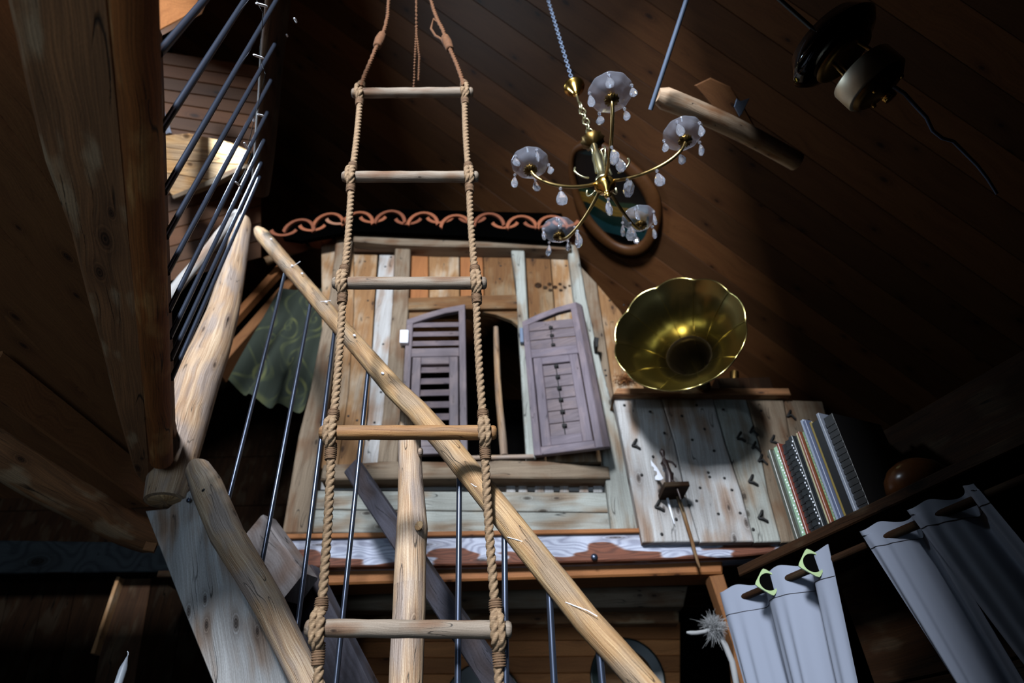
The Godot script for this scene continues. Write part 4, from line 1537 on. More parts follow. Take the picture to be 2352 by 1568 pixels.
func fairy() -> void:
	var z := PZ + .13
	var mb := MB.new()
	var bx := pz(1547, 1128, PZ + .07)
	slab(mb, PackedVector3Array([bx + Vector3(-.055, -.012, .075), bx + Vector3(.055, -.008, .075), bx + Vector3(.055, .014, .075), bx + Vector3(-.055, .012, .075)]), Vector3(0, 0, -.14), .004, Vector3(1, 0, 0))
	solo("bracket", "small dark wooden bracket on the plank panel under the winged figurine", "bracket", mb, M.darker)
	var t := thing("winged_figurine", "tiny dark bronze winged figurine with white wings perched on the panel bracket", "figurine")
	var f := pz(1540, 1118, PZ + .10)
	f.y = bx.y + .0125
	mb = MB.new()
	var S := .19
	# legs, flared skirt, torso, neck and head as one turned body leaning forward
	tube(mb, [f + Vector3(.0, 0, 0) * S, f + Vector3(.02, .25, .03) * S, f + Vector3(.0, .45, .02) * S, f + Vector3(-.02, .62, 0) * S, f + Vector3(-.03, .70, .01) * S, f + Vector3(-.035, .75, .02) * S, f + Vector3(-.04, .83, .03) * S, f + Vector3(-.045, .90, .04) * S, f + Vector3(-.05, .94, .04) * S], [.017, .02, .014, .017, .007, .006, .0125, .012, .004], 12, .12, 20.0)
	tube(mb, [f + Vector3(-.02, .66, 0) * S, f + Vector3(.13, .58, .06) * S, f + Vector3(.18, .44, .14) * S, f + Vector3(.17, .40, .16) * S], [.006, .0055, .0045, .004], 7)
	tube(mb, [f + Vector3(-.02, .66, 0) * S, f + Vector3(-.12, .55, .05) * S, f + Vector3(-.08, .42, .13) * S, f + Vector3(-.06, .39, .14) * S], [.006, .0055, .0045, .004], 7)
	tube(mb, [f + Vector3(.03, .12, .05) * S, f + Vector3(.1, .0, .1) * S, f + Vector3(.13, -.25, .12) * S, f + Vector3(.15, -.38, .11) * S], [.008, .008, .0055, .004], 7)
	part(t, "body", mb, plain(Color(.16, .11, .10), .4, .3))
	mb = MB.new()
	ball(mb, f + Vector3(-.045, .89, .0) * S, .012, Vector3.UP, 9, .9)
	part(t, "hair", mb, M.iron)
	# scalloped wings
	for w in [[[1524, 1098], [1508, 1075], [1493, 1060], [1495, 1073], [1501, 1077], [1501, 1083], [1508, 1085], [1509, 1091], [1503, 1097], [1504, 1104], [1513, 1104], [1520, 1102]], [[1523, 1082], [1521, 1068], [1523, 1054], [1527, 1068], [1528, 1082]]]:
		var a := []
		for q in w:
			a.append(q[0]); a.append(q[1])
		mb = MB.new()
		var poly := poly_z(a, z - .05)
		for i in poly.size():
			poly[i].z += (1524.0 - float(w[i][0])) * .0006
		slab(mb, poly, Vector3(0, 0, -.004), .0008)
		part(t, "wing", mb, M.white)
	settle(t)
	mb = MB.new()
	var c := []
	for q in [[1532, 1140], [1537, 1160], [1543, 1182], [1549, 1203]]:
		c.append(pz(q[0], q[1], PZ + .02))
	tube(mb, c, [.006, .0055, .004, .0015], 6)
	solo("quill", "thin white quill tucked under the bracket on the planks", "quill", mb, M.white)
	mb = MB.new()
	c = []
	for q in [[1556, 1140], [1566, 1165], [1578, 1205], [1590, 1245], [1596, 1268], [1603, 1292], [1608, 1304]]:
		c.append(pz(q[0], q[1], PZ + .03))
	tube(mb, c, [.010, .010, .0095, .009, .0085, .007, .004], 8, .15, 8.0)
	solo("dry_stem", "long brown dried stem hanging from the bracket across the edge beam", "stem", mb, M.mixed_dim)

func gramophone() -> void:
	# shelf
	var mb := MB.new()
	var z := PZ + .05
	var a := pz(1414, 897, z)
	var b := pz(1815, 898, z)
	slab(mb, PackedVector3Array([a + Vector3(-.012, -.018, 0), b + Vector3(0, -.02, 0), b + Vector3(0, .02, 0), a + Vector3(.012, .018, 0)]), Vector3(0, 0, -.36), .005, Vector3(1, 0, 0))
	solo("horn_shelf", "dark plank shelf along the top of the panel under the brass horn", "shelf", mb, M.dark)
	var t := thing("gramophone", "antique gramophone with a large flower-shaped brass horn", "gramophone")
	var c := pd(1557, 764, 2.72)
	var sight := (c - EYE).normalized()
	var up_img := (UPV * .90 - RT * .43).normalized()
	var ax := (-sight * cos(deg_to_rad(37)) + up_img * sin(deg_to_rad(37))).normalized()   # out of the mouth
	var R := .288
	var prof := []
	var H := .46
	prof.append(Vector2(.03, -H - .2))
	for i in 19:
		var s := i / 18.0
		prof.append(Vector2(.04 + (R - .04) * (exp(2.5 * s) - 1.0) / (exp(2.5) - 1.0), -H + H * s))
	# rolled rim, then back down the outside
	prof.append_array([Vector2(R * 1.012, .004), Vector2(R * 1.02, .0), Vector2(R * 1.014, -.006)])
	for i in 18:
		var s := 1.0 - (i + .6) / 18.0
		prof.append(Vector2(.044 + (R - .04) * (exp(2.5 * s) - 1.0) / (exp(2.5) - 1.0), -H + H * s - .003))
	mb = MB.new()
	var n := 100
	var fr := frame(ax, up_img)
	var rings := []
	for q in prof:
		var ring := PackedVector3Array()
		for j in n:
			var an := TAU * j / n
			var lob := 1.0 + (.028 * absf(cos(an * 5.0)) - .014) * smoothstep(.3, 1.0, q.x / R)
			ring.append(c + ax * (q.y + .012 * absf(cos(an * 5.0)) * smoothstep(.6, 1.0, q.x / R)) + (fr[0] * cos(an) + fr[1] * sin(an)) * q.x * lob)
		rings.append(ring)
	mb.loft(rings, Vector2.ZERO, 1, true)
	part(t, "horn", mb, M.brass_horn)
	for k in 10:
		var an := TAU * (k + .5) / 10.0
		var pts := []
		for i in range(4, 20):
			var q: Vector2 = prof[i]
			var lob := 1.0 - .014 * smoothstep(.3, 1.0, q.x / R)
			pts.append(c + ax * (q.y + .001) + (fr[0] * cos(an) + fr[1] * sin(an)) * q.x * lob * .995)
		mb = MB.new()
		tube(mb, pts, .0022, 6)
		part(t, "seam", mb, M.brass_horn)
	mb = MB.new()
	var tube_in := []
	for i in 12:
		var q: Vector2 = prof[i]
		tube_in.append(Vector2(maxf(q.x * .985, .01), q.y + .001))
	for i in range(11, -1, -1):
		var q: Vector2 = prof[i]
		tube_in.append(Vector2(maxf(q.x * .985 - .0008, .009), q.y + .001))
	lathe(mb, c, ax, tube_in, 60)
	part(t, "throat", mb, M.throat_shade, "throat lining painted dark for the dim inside of the horn")
	var thr := c - ax * (H + .19)
	mb = MB.new()
	var cs := pz(1690, 865, PZ - .1)
	tube(mb, [thr + ax * .01, thr - ax * .06, thr - ax * .1 + Vector3(.04, -.04, -.0), Vector3(lerpf(thr.x, cs.x, .7), thr.y - .1, thr.z - .06), Vector3(cs.x, cs.y + .03, cs.z)], [.02, .02, .02, .022, .024], 12)
	part(t, "neck", mb, M.brass_dark)
	mb = MB.new()
	var fl := a.y + .0185
	box_slab(mb, Vector3(cs.x - .15, fl, PZ - .28), Vector3(cs.x + .14, fl + .09, PZ - .01), .006)
	part(t, "case", mb, M.darker)
	settle(t)
	# fuzzy bundle at the shelf's end
	mb = MB.new()
	var fc := pz(1438, 873, PZ + .0)
	fc.y = maxf(fc.y, fl + .03)
	var r := RandomNumberGenerator.new()
	r.seed = 5
	for i in 420:
		var p := Vector3(r.randfn(), r.randfn() * .6, r.randfn()) * .02
		p.x *= 1.25
		p.y = maxf(p.y, -.026)
		var d := Vector3(r.randfn(), r.randfn() * .7, r.randfn()).normalized() * .022
		var q := fc + p
		tube(mb, [q - d * .5, q + Vector3(r.randfn(), r.randfn(), r.randfn()) * .003, q + d * .5], .0011, 3, 0, 10, 1, false)
	var o := solo("moss_bundle", "fuzzy brown bundle of moss at the left end of the horn shelf", "moss", mb, M.dark_warm)
	o.set_meta("kind", "stuff")

var SHY := 2.14
var SF := Vector3.ZERO      # far front bottom edge of the book shelf
var SD := Vector3.ZERO      # along the shelf towards the viewer
var SB := Vector3.ZERO      # into the wall

func bookshelf() -> void:
	SF = ph(1770, 1290, SHY)
	SD = (ph(2150, 1115, SHY) - SF).normalized()
	SB = Vector3(SD.z, 0, -SD.x).normalized()
	var mb := MB.new()
	var a := SF - SD * .16
	var b := SF + SD * 1.1
	slab(mb, PackedVector3Array([a, b, b + Vector3(0, .032, 0), a + Vector3(0, .032, 0)]), SB * .32, .004, SD)
	solo("book_shelf", "long dark plank shelf carrying the records above the white curtains", "shelf", mb, M.darker)
	# wall behind it
	var w := structure("wall_side")
	for i in 7:
		mb = MB.new()
		var p := SF + SB * .335 - SD * .05
		var y0 := i * .36
		slab(mb, PackedVector3Array([Vector3(p.x, y0, p.z), Vector3(p.x, y0, p.z) + SD * 2.2, Vector3(p.x, y0 + .356, p.z) + SD * 2.2, Vector3(p.x, y0 + .356, p.z)]), SB * .04, .004, SD)
		part(w, "board", mb, M.darker)
	# records and books, from the far end
	var y := SHY + .033
	var p0 := ph(1836, 1243, y)
	var s0 := (p0 - SF).dot(SD)
	var s1 := (ph(2012, 1166, y) - SF).dot(SD)
	var spec := [
		["record", 10, .315, Color(.24, .24, .21), "thin dull olive record sleeve, first at the far end of the shelf"],
		["record", 9, .312, Color(.30, .33, .30), "thin grey-green record sleeve, second from the far end of the shelf"],
		["record", 15, .315, Color(.50, .60, .50), "pale green speckled record sleeve between a grey-green and a rust-red one"],
		["record", 7, .318, Color(.36, .15, .10), "thin rust-red record sleeve beside the pale green speckled one"],
		["record", 16, .31, Color(.05, .055, .06), "black record box with no marks, right of the rust-red sleeve"],
		["record", 16, .312, Color(.07, .08, .085), "black ribbed record box in the middle of the dark run"],
		["record", 13, .314, Color(.09, .11, .12), "charcoal record box with white flecks at the end of the dark run"],
		["record", 8, .312, Color(.06, .065, .07), "narrow black sleeve just before the cream record"],
		["record", 8, .315, Color(.60, .57, .45), "thin cream record sleeve beside a rust-orange one"],
		["record", 6, .312, Color(.40, .20, .11), "very thin rust-orange record sleeve beside the cream one"],
		["record", 9, .31, Color(.38, .48, .36), "leaf green record sleeve between rust-orange and silver spines"],
		["record", 10, .345, Color(.48, .51, .57), "tall silver-white record box, the brightest spine on the shelf"],
		["record", 8, .335, Color(.30, .33, .42), "dull blue tall sleeve leaning on the silver one"],
		["record", 9, .325, Color(.45, .38, .16), "mustard yellow sleeve right of the tall silver box"],
		["book", 22, .315, Color(.035, .035, .04), "thick black book right of the mustard yellow sleeve"],
		["book", 8, .33, Color(.44, .46, .50), "slim grey-edged book near the wooden bowl end of the row"],
		["book", 26, .31, Color(.045, .04, .04), "thick black album with ribbed spine, last before the wooden bowl"],
	]
	var tot := 0.0
	for q in spec:
		tot += q[1]
	var s := s0
	var i := 0
	for q in spec:
		var wdt: float = q[1] / tot * (s1 - s0)
		var back := .30 if q[0] == "record" else .23
		var inset := .012 + .006 * ((i * 5) % 3)
		var p := SF + SD * s + SB * inset
		p.y = y
		var t := thing(q[0] + ("_sleeve" if q[0] == "record" else ""), q[4], q[0], "records and books on the long shelf")
		var hgt: float = q[2]
		mb = MB.new()
		slab(mb, PackedVector3Array([p + SD * .0006, p + SD * (wdt - .0006), p + SD * (wdt - .0006) + Vector3(0, hgt, 0), p + SD * .0006 + Vector3(0, hgt, 0)]), SB * (back - .02), .0015)
		part(t, "cover", mb, plain(q[3], .45))
		mb = MB.new()
		if i in [2, 6, 10]:
			for k in 26:
				var hh := hgt * (.04 + .92 * k / 26.0)
				slab(mb, PackedVector3Array([p + SD * wdt * (.3 + .12 * ((k * 7) % 4)) + Vector3(0, hh, 0), p + SD * wdt * (.5 + .12 * ((k * 7) % 4)) + Vector3(0, hh, 0), p + SD * wdt * (.5 + .12 * ((k * 7) % 4)) + Vector3(0, hh + .005, 0), p + SD * wdt * (.3 + .12 * ((k * 7) % 4)) + Vector3(0, hh + .005, 0)]), -SB * .0006, .0001)
			part(t, "spine_print", mb, M.white if i != 10 else M.cloth_hem)
		elif i in [4, 5, 16]:
			for k in 14:
				var hh := hgt * (.05 + .9 * k / 14.0)
				slab(mb, PackedVector3Array([p + Vector3(0, hh, 0), p + SD * wdt + Vector3(0, hh, 0), p + SD * wdt + Vector3(0, hh + .012, 0), p + Vector3(0, hh + .012, 0)]), -SB * .0016, .0008)
			part(t, "spine_rib", mb, plain(q[3] * 1.5, .4))
		settle(t)
		s += wdt
		i += 1
	# turned bowl
	var bp := SF + SD * (s + .1) + SB * .12
	bp.y = y
	mb = MB.new()
	lathe(mb, bp, Vector3.UP, [Vector2(.07, 0), Vector2(.082, .012), Vector2(.087, .035), Vector2(.082, .06), Vector2(.066, .085), Vector2(.04, .102), Vector2(.015, .108), Vector2(.002, .109)], 28)
	M.bowl = mat([M.brown.albedo_texture, M.brown.heightmap_texture], Vector2(.3, .2), Color(.5, .44, .40), .25, 0)
	solo("wooden_bowl", "rounded glossy brown wooden bowl upside down at the right of the records", "bowl", mb, M.bowl)

func curtains() -> void:
	# plane of the curtain rod, a hand's breadth under the shelf
	var rodp := ph(1885, 1297, 2.06)
	var n := SB
	var r0 := pp(1660, 1345, rodp, n)
	r0.y = 2.06
	var mb := MB.new()
	var ra := rodp - SD * .36
	var rb := rodp + SD * .8
	ra.y = 2.06; rb.y = 2.06
	rod(mb, ra, rb, .011, 14)
	solo("curtain_rod", "dark round curtain rod running under the record shelf", "rod", mb, M.darker)
	var k := 0
	for q in [
		[[1664, 1338], [1920, 1285], [1740, 1620], [1985, 1600], 4.6, .040, "white curtain with square brass eyelets, the brightest and leftmost of the row"],
		[[1986, 1214], [2114, 1150], [2240, 1620], [2400, 1625], 2.2, .032, "dim grey-white curtain between the bright eyelet curtain and the darkest one"],
		[[2092, 1158], [2240, 1100], [2435, 1620], [2660, 1600], 2.2, .034, "darkest grey curtain at the right edge, fading into the shadows"],
	]:
		var t := thing("curtain", q[6], "curtain", "")
		var tl := pp(q[0][0], q[0][1], rodp, n)
		var tr := pp(q[1][0], q[1][1], rodp, n)
		var bl := pp(q[2][0], q[2][1], rodp, n)
		var br := pp(q[3][0], q[3][1], rodp, n)
		var ytop := 2.095
		tl = Vector3(tl.x, ytop, tl.z); tr = Vector3(tr.x, ytop, tr.z)
		# carry the sides straight down to the floor
		bl = tl.lerp(bl, (ytop - .03) / maxf(.1, tl.y - bl.y)) if k == 0 else bl + (bl - tl).normalized() * .2
		br = tr.lerp(br, (ytop - .03) / maxf(.1, tr.y - br.y)) if k == 0 else br + (br - tr).normalized() * .2
		if k == 0:
			bl.y = .03; br.y = .03
		var N := 90
		var Mr := 70
		var f := []
		for i in Mr + 1:
			var v := pow(float(i) / Mr, 1.5)
			var row := PackedVector3Array()
			for j in N + 1:
				var u := float(j) / N
				var p := tl.lerp(tr, u).lerp(bl.lerp(br, u), v)
				var ph_ := u * TAU * float(q[4]) * .5 + .6
				var am: float = q[5] * (.75 + .25 * cos(u * 9.0))
				var sharp := sin(ph_) + .22 * sin(ph_ * 2.0 + .8 + v * 2.0) + .12 * sin(ph_ * 5.0 + v * 3.0) * smoothstep(0.0, .12, v)
				p -= SB * am * sharp * (1.0 + .3 * v)
				if i < 7:
					p.y += .006 * cos(ph_ * 2.0 + 1.0)
				row.append(p)
			f.append(row)
		mb = MB.new()
		sheet(mb, f, SB * .0022)
		part(t, "cloth", mb, M.cloth)
		# stitched hem line and square eyelets where the cloth crosses the rod
		mb = MB.new()
		var hem := []
		var hi := int(Mr * pow(.045 if k == 0 else .09, 1.0 / 1.5))
		for j in range(0, N + 1, 1):
			hem.append(f[hi][j] - SB * .0012)
		tube(mb, hem, .0009, 4)
		part(t, "hem_seam", mb, M.grey_dark)
		if k == 0:
			for e in [[1780, 1322], [1888, 1296]]:
				var c := pp(e[0], e[1], rodp, n) - SB * .035
				c.y = 2.06
				eyelet(t, c)
		settle(t)
		k += 1

func eyelet(t: Node3D, c: Vector3) -> void:
	var nx := ((EYE - c).normalized() + SD * .5 + Vector3(0, .25, 0)).normalized()
	if nx.dot(EYE - c) < 0:
		nx = -nx
	var x := Vector3.UP.cross(nx).normalized()
	var y := nx.cross(x)
	var rings := []
	var N := 32
	for e in [[.026, .0], [.0265, .004], [1.0, .004], [1.0, -.003], [.026, -.003]]:
		var ring := PackedVector3Array()
		for j in N:
			var a := TAU * j / N
			var r: float = e[0]
			if r > .5:
				r = .031 / maxf(absf(cos(a)), absf(sin(a)))
				r = minf(r, .041)
			var b := a + PI / 4 + .12
			ring.append(c + (x * cos(b) + y * sin(b)) * r + nx * float(e[1]))
		rings.append(ring)
	var mb := MB.new()
	mb.loft(rings, Vector2.ZERO, -1, false, true)
	part(t, "eyelet", mb, M.eyelet, "square brass-green eyelet")
	mb = MB.new()
	lathe(mb, c - nx * .004, nx, [Vector2(.0255, 0), Vector2(.0255, .002)], 24)
	part(t, "rod_hole", mb, M.void)

func oil_lamp() -> void:
	var t := thing("brass_lamp", "hanging brass ship's lamp with a dark glass shade and brushed collar", "lamp")
	var base := pd(1998, 182, 1.57)
	var tp := pd(1905, 100, 1.625)
	var ax := (tp - base).normalized()
	base += ax * .0
	var mb := MB.new()
	lathe(mb, base - ax * .055, ax, [Vector2(.002, -.012), Vector2(.014, -.01), Vector2(.018, .0), Vector2(.06, .012), Vector2(.072, .024), Vector2(.07, .028)], 32)
	part(t, "font", mb, M.brass_dark)
	for k in 3:
		mb = MB.new()
		var fr := frame(ax)
		var an := TAU * k / 3 + .5
		ball(mb, base - ax * .048 + (fr[0] * cos(an) + fr[1] * sin(an)) * .05, .006, ax, 8)
		part(t, "rivet", mb, M.brass)
	mb = MB.new()
	lathe(mb, base - ax * .028, ax, [Vector2(.070, 0), Vector2(.0775, .002), Vector2(.079, .004), Vector2(.079, .058), Vector2(.0775, .061), Vector2(.03, .064)], 48)
	part(t, "collar", mb, M.brushed, "wide brushed brass collar")
	mb = MB.new()
	lathe(mb, base - ax * .066, ax, [Vector2(.006, -.012), Vector2(.016, -.01), Vector2(.018, .004), Vector2(.01, .01)], 18)
	part(t, "valve", mb, M.brass)
	for k in 3:
		mb = MB.new()
		var fr := frame(ax)
		var an := TAU * k / 3 + 2.2
		var o: Vector3 = fr[0] * cos(an) + fr[1] * sin(an)
		rod(mb, base + ax * .03 + o * .05, base + ax * .10 + o * .042, .005, 10)
		part(t, "stay", mb, M.brass_dull)
	mb = MB.new()
	lathe(mb, base + ax * .085, ax, [Vector2(.02, .01), Vector2(.06, 0), Vector2(.075, .004), Vector2(.08, .012), Vector2(.075, .02), Vector2(.03, .03)], 36)
	part(t, "gallery", mb, M.brass_dark)
	mb = MB.new()
	lathe(mb, base + ax * .10, ax, [Vector2(.028, .0), Vector2(.08, .006), Vector2(.108, .016), Vector2(.12, .03), Vector2(.123, .034), Vector2(.118, .042), Vector2(.10, .075), Vector2(.03, .09)], 48)
	part(t, "shade", mb, M.black_glass, "wide black glass shade")
	mb = MB.new()
	var top := base + ax * .18
	rod(mb, top, top + ax * 1.0, .006, 8)
	part(t, "hanger_rod", mb, M.iron)
	settle(t)
	mb = MB.new()
	var c := []
	for q in [[2052, 198], [2078, 215], [2100, 240], [2128, 270], [2142, 300], [2165, 318], [2190, 325], [2215, 350], [2245, 380], [2268, 410], [2290, 445]]:
		c.append(pd(q[0], q[1], 1.5))
	tube(mb, c, .004, 7, .3, 20.0)
	solo("cobweb_strand", "faint blue-grey cobweb strand trailing from the brass lamp", "cobweb", mb, M.cobweb)

func spline(a: Array) -> Array:
	var o := []
	var n := a.size()
	for i in n:
		var p := []
		for k in 4:
			p.append(Vector2(a[(i + k + n - 1) % n][0], a[(i + k + n - 1) % n][1]))
		for k in 4:
			var q: Vector2 = p[1].cubic_interpolate(p[2], p[0], p[3], k / 4.0)
			o.append([q.x, q.y])
	return o

func mid_(a: Array, b: Array, t: float) -> Array:
	var o := []
	for i in a.size():
		o.append([lerpf(a[i][0], b[i][0], t), lerpf(a[i][1], b[i][1], t)])
	return o

func roof_things() -> void:
	# live-edge mirror on the roof boards
	var o := pp(1415, 455, RQ, RN) + RN * .012
	var t := thing("oval_mirror", "live-edge wooden oval frame with a pane painted with a banded green reflection on the roof boards", "mirror")
	var outer := spline([[1318, 335], [1345, 318], [1378, 322], [1420, 345], [1462, 378], [1496, 412], [1517, 452], [1520, 500], [1508, 548], [1484, 578], [1448, 587], [1408, 574], [1372, 548], [1345, 515], [1325, 470], [1312, 420], [1308, 372]])
	var inner := spline([[1326, 350], [1346, 340], [1372, 344], [1404, 362], [1438, 392], [1468, 424], [1488, 462], [1494, 500], [1486, 535], [1468, 556], [1444, 562], [1416, 553], [1388, 530], [1360, 498], [1340, 460], [1326, 418], [1320, 380]])
	var lift := RN * .04
	if lift.dot(EYE - o) < 0:
		lift = -lift
	var ro := []
	for e in [[outer, 0.0], [outer, .55], [mid_(outer, inner, .25), .95], [mid_(outer, inner, .7), 1.0], [inner, .8], [inner, -.2]]:
		var ring := PackedVector3Array()
		for q in e[0]:
			ring.append(pp(q[0], q[1], o, RN) + lift * float(e[1]))
		ro.append(ring)
	var mb := MB.new()
	mb.loft(ro, Vector2.ZERO, 1, false, true)
	part(t, "frame", mb, M.frame)
	mb = MB.new()
	var pane := PackedVector3Array()
	for q in inner:
		pane.append(pp(q[0], q[1], o, RN) + lift * .25)
	# flat pane with planar coordinates of its own
	var cc := Vector3.ZERO
	for p in pane: cc += p
	cc /= pane.size()
	var gx := (RT - RN * RT.dot(RN)).normalized()
	var gy := RN.cross(gx)
	if gy.dot(UPV) < 0: gy = -gy
	for i in pane.size():
		var a := pane[i]; var b := pane[(i + 1) % pane.size()]
		var f := func(p: Vector3) -> Vector2:
			return Vector2(.5 + (p - cc).dot(gx) / .5, .5 - (p - cc).dot(gy) / .5)
		mb.tri(cc, a, b, f.call(cc), f.call(a), f.call(b), -1)
		mb.tri(cc - lift * .1, b - lift * .1, a - lift * .1, f.call(cc), f.call(b), f.call(a), -1)
		mb.tri(a, a - lift * .1, b, f.call(a), f.call(a), f.call(b), -1)
		mb.tri(b, a - lift * .1, b - lift * .1, f.call(b), f.call(a), f.call(b), -1)
	mb.close()
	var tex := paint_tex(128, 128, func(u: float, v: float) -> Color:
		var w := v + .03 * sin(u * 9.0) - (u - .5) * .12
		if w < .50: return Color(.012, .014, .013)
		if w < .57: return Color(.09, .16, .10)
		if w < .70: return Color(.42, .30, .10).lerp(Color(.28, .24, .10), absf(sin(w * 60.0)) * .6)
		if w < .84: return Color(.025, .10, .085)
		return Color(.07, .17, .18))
	M.pane = plain(Color(1, 1, 1), .25)  # the bands of this texture paint a reflection onto the pane
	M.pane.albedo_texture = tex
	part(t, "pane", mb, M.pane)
	settle(t)
	# round tie log below the roof and the board end behind it
	mb = MB.new()
	var c := []
	var rr := []
	for i in 19:
		var s := i / 18.0
		c.append(pd(lerpf(1508, 1830, s), lerpf(219, 372, s) - 10.0 * sin(s * PI), lerpf(2.25, 2.42, s)))
		rr.append(lerpf(.040, .036, s))
	rr[0] = .026
	tube(mb, c, rr, 16, .2, 3.0)
	solo("tie_log", "rough grey-brown log with a blunt end jutting below the roof at upper right", "log", mb, M.drift)
	mb = MB.new()
	var bo := pd(1640, 230, 2.55)
	slab(mb, poly_p([1594, 196, 1632, 178, 1680, 200, 1712, 250, 1735, 292, 1700, 296, 1650, 262], bo, (bo - EYE).normalized().lerp(-RN, .5)), (bo - EYE).normalized() * .04, .005, RT - UPV * .8)
	solo("board_end", "orange-brown board end in a patch of light behind the jutting log", "board", mb, M.brown)
	mb = MB.new()
	slab(mb, poly_p([1692, 226, 1702, 232, 1722, 225, 1704, 262, 1698, 268, 1686, 245], pd(1700, 245, 2.5), (bo - EYE).normalized()), (bo - EYE).normalized() * .01, .002)
	solo("strap", "blue-grey metal strap corner beside the orange-brown board end", "strap", mb, M.steel_blue)
	mb = MB.new()
	rod(mb, pd(1590, -40, 2.05), pd(1494, 252, 2.2), .0085, 12)
	solo("steel_tube", "straight blue-grey steel tube hanging down beside the chandelier", "tube", mb, M.steel_blue)

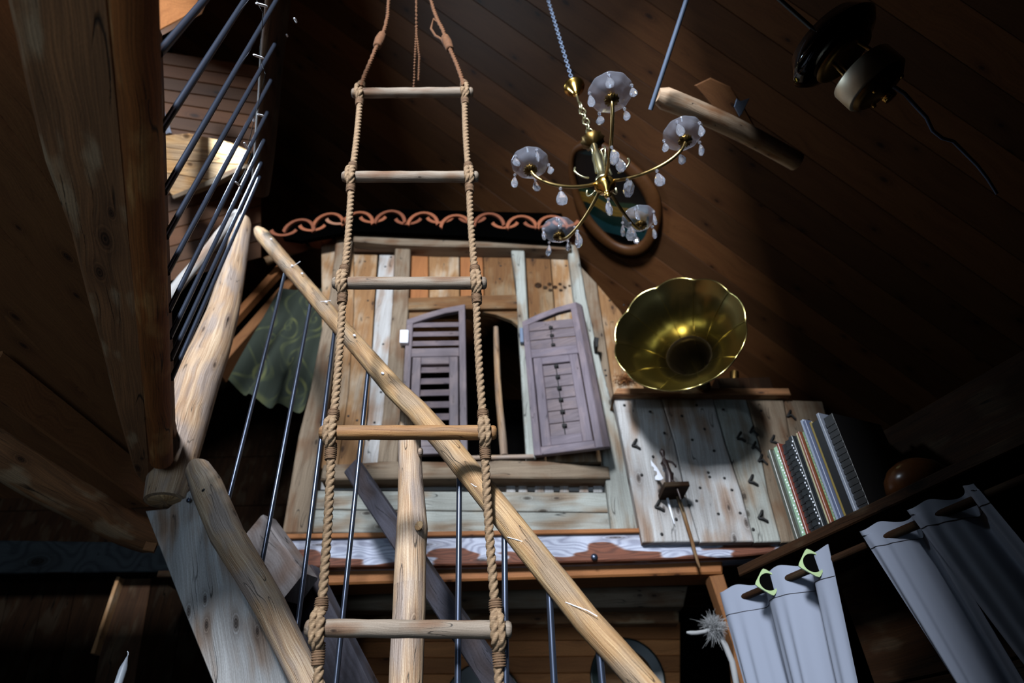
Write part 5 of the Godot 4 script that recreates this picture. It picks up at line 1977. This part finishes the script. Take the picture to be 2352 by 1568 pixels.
func under_floor() -> void:
	var mb := MB.new()
	slab(mb, poly_z([720, 1350, 1580, 1345, 1570, 1392, 720, 1402], -3.02), Vector3(0, 0, -.08), .005, Vector3(1, 0, 0))
	solo("floor_joist", "dull brown joist in the shade beneath the far loft", "joist", mb, M.grey_brown)
	mb = MB.new()
	slab(mb, poly_z([720, 1398, 1560, 1392, 1560, 1430, 720, 1436], -3.3), Vector3(0, 0, -.08), .005, Vector3(1, 0, 0))
	solo("floor_joist", "dark second joist deeper beneath the far loft, below the dull brown one", "joist", mb, M.dark)
	var c := structure("ceiling_under")
	for i in 6:
		mb = MB.new()
		var z0 := -2.85 - i * .24
		slab(mb, PackedVector3Array([Vector3(-1.6, 2.41, z0), Vector3(1.5, 2.41, z0), Vector3(1.5, 2.41, z0 - .236), Vector3(-1.6, 2.41, z0 - .236)]), Vector3(0, .03, 0), .003, Vector3(1, 0, 0))
		part(c, "board", mb, M.darker)
	var w := structure("wall_under_hut")
	var ys := [1435, 1475, 1512, 1550, 1590, 1640]
	for i in ys.size() - 1:
		mb = MB.new()
		slab(mb, poly_z([640, ys[i] + 1, 1562, ys[i] - 7, 1562, ys[i + 1] - 8, 640, ys[i + 1]], -3.7), Vector3(0, 0, -.04), .003, Vector3(1, 0, 0))
		part(w, "board", mb, M.pine if i % 2 else M.pine_b)
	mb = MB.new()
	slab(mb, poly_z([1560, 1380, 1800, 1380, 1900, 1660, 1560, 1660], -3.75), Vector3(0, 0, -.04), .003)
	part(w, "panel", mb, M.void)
	mb = MB.new()
	slab(mb, poly_z([1630, 1322, 1662, 1318, 1712, 1480, 1735, 1640, 1700, 1640, 1684, 1480], -2.72), Vector3(0, 0, -.08), .004)
	solo("door_post", "narrow orange-brown post beside the bright eyelet curtain", "post", mb, M.brown)
	# round tray leaning on the pine boards
	var t := thing("round_tray", "round green-rimmed tray on the pine wall, half hidden by the handrail", "tray")
	var tc := pz(1440, 1560, -3.6)
	mb = MB.new()
	lathe(mb, tc, Vector3(0, 0, 1), [Vector2(.002, .0), Vector2(.14, .0), Vector2(.19, .02), Vector2(.195, .03), Vector2(.185, .03), Vector2(.14, .012), Vector2(.002, .01)], 40)
	part(t, "rim", mb, plain(Color(.10, .15, .14), .4))
	mb = MB.new()
	lathe(mb, tc + Vector3(0, 0, .011), Vector3(0, 0, 1), [Vector2(.12, 0), Vector2(.135, .008), Vector2(.14, .004)], 36)
	part(t, "ring", mb, M.mixed_dim)
	settle(t)
	t = thing("plate", "large pale-rimmed plate low on the pine wall between the ladder ropes", "plate")
	mb = MB.new()
	lathe(mb, pz(1110, 1625, -3.62), Vector3(0, 0, 1), [Vector2(.002, .0), Vector2(.15, .0), Vector2(.2, .018), Vector2(.208, .028), Vector2(.198, .028), Vector2(.15, .01), Vector2(.002, .008)], 40)
	part(t, "dish", mb, plain(Color(.14, .15, .12), .4))
	settle(t)
	# dried plant tuft
	t = thing("dried_plant", "grey tuft of a dried plant with one bent stem beside the orange-brown post", "dried plant")
	var r := RandomNumberGenerator.new()
	r.seed = 77
	var o := pz(1640, 1442, -2.6)
	mb = MB.new()
	for i in 620:
		var d := Vector3(r.randfn(), r.randfn(), r.randfn()).normalized()
		var l := r.randf_range(.012, .05)
		var b := o + d * .008
		tube(mb, [b, b + d * l * .6 + Vector3(0, .004, 0), b + d * l + Vector3(r.randfn(), r.randfn(), r.randfn()) * .012], [.001, .0009, .0004], 3, 0, 10, 1, false)
	var tuft := part(t, "tuft", mb, M.dry)
	tuft.set_meta("kind", "stuff")
	mb = MB.new()
	tube(mb, [o, pz(1618, 1450, -2.6), pz(1600, 1453, -2.6), pz(1586, 1453, -2.59), pz(1577, 1452, -2.59)], [.006, .0075, .008, .008, .004], 8, .2, 12.0)
	part(t, "bent_stem", mb, M.dry)
	mb = MB.new()
	var st := []
	for q in [[1645, 1445], [1665, 1480], [1682, 1520], [1692, 1570], [1698, 1640], [1702, 1720]]:
		st.append(pz(q[0], q[1], -2.62))
	tube(mb, st, [.008, .012, .013, .014, .014, .014], 8, .3, 10.0)
	part(t, "stalk", mb, M.dry)
	settle(t)

func _ready() -> void:
	rng.seed = 20240
	lumps.seed = 9
	lumps.frequency = .025
	lumps.fractal_octaves = 3
	setup()
	make_materials()
	M.gap_shade = plain(Color(.006, .006, .006), .95)  # flat black colour for the unlit gap under the tiles
	M.gap_shade.metallic_specular = 0.0
	M.void.metallic_specular = .05
	M.throat_shade = plain(Color(.15, .115, .06), .42, .85)  # dark metal standing in for the dim room mirrored in the horn
	M.brass_horn = plain(Color(.66, .60, .38), .2, 1.0)
	M.brushed = plain(Color(.86, .84, .76), .45, 1.0)
	M.cobweb = plain(Color(.22, .26, .34), .9)
	M.dry = plain(Color(.52, .52, .52), .9)
	M.eyelet = plain(Color(.55, .62, .45), .35, .5)
	M.frame = mat([M.orange.albedo_texture, M.orange.heightmap_texture], Vector2(.8, .3), Color(.52, .48, .42), .5, .06)
	room()
	hut()
	shutters()
	stair()
	left_side()
	ladder()
	chandelier()
	panel()
	fairy()
	gramophone()
	bookshelf()
	curtains()
	oil_lamp()
	roof_things()
	under_floor()
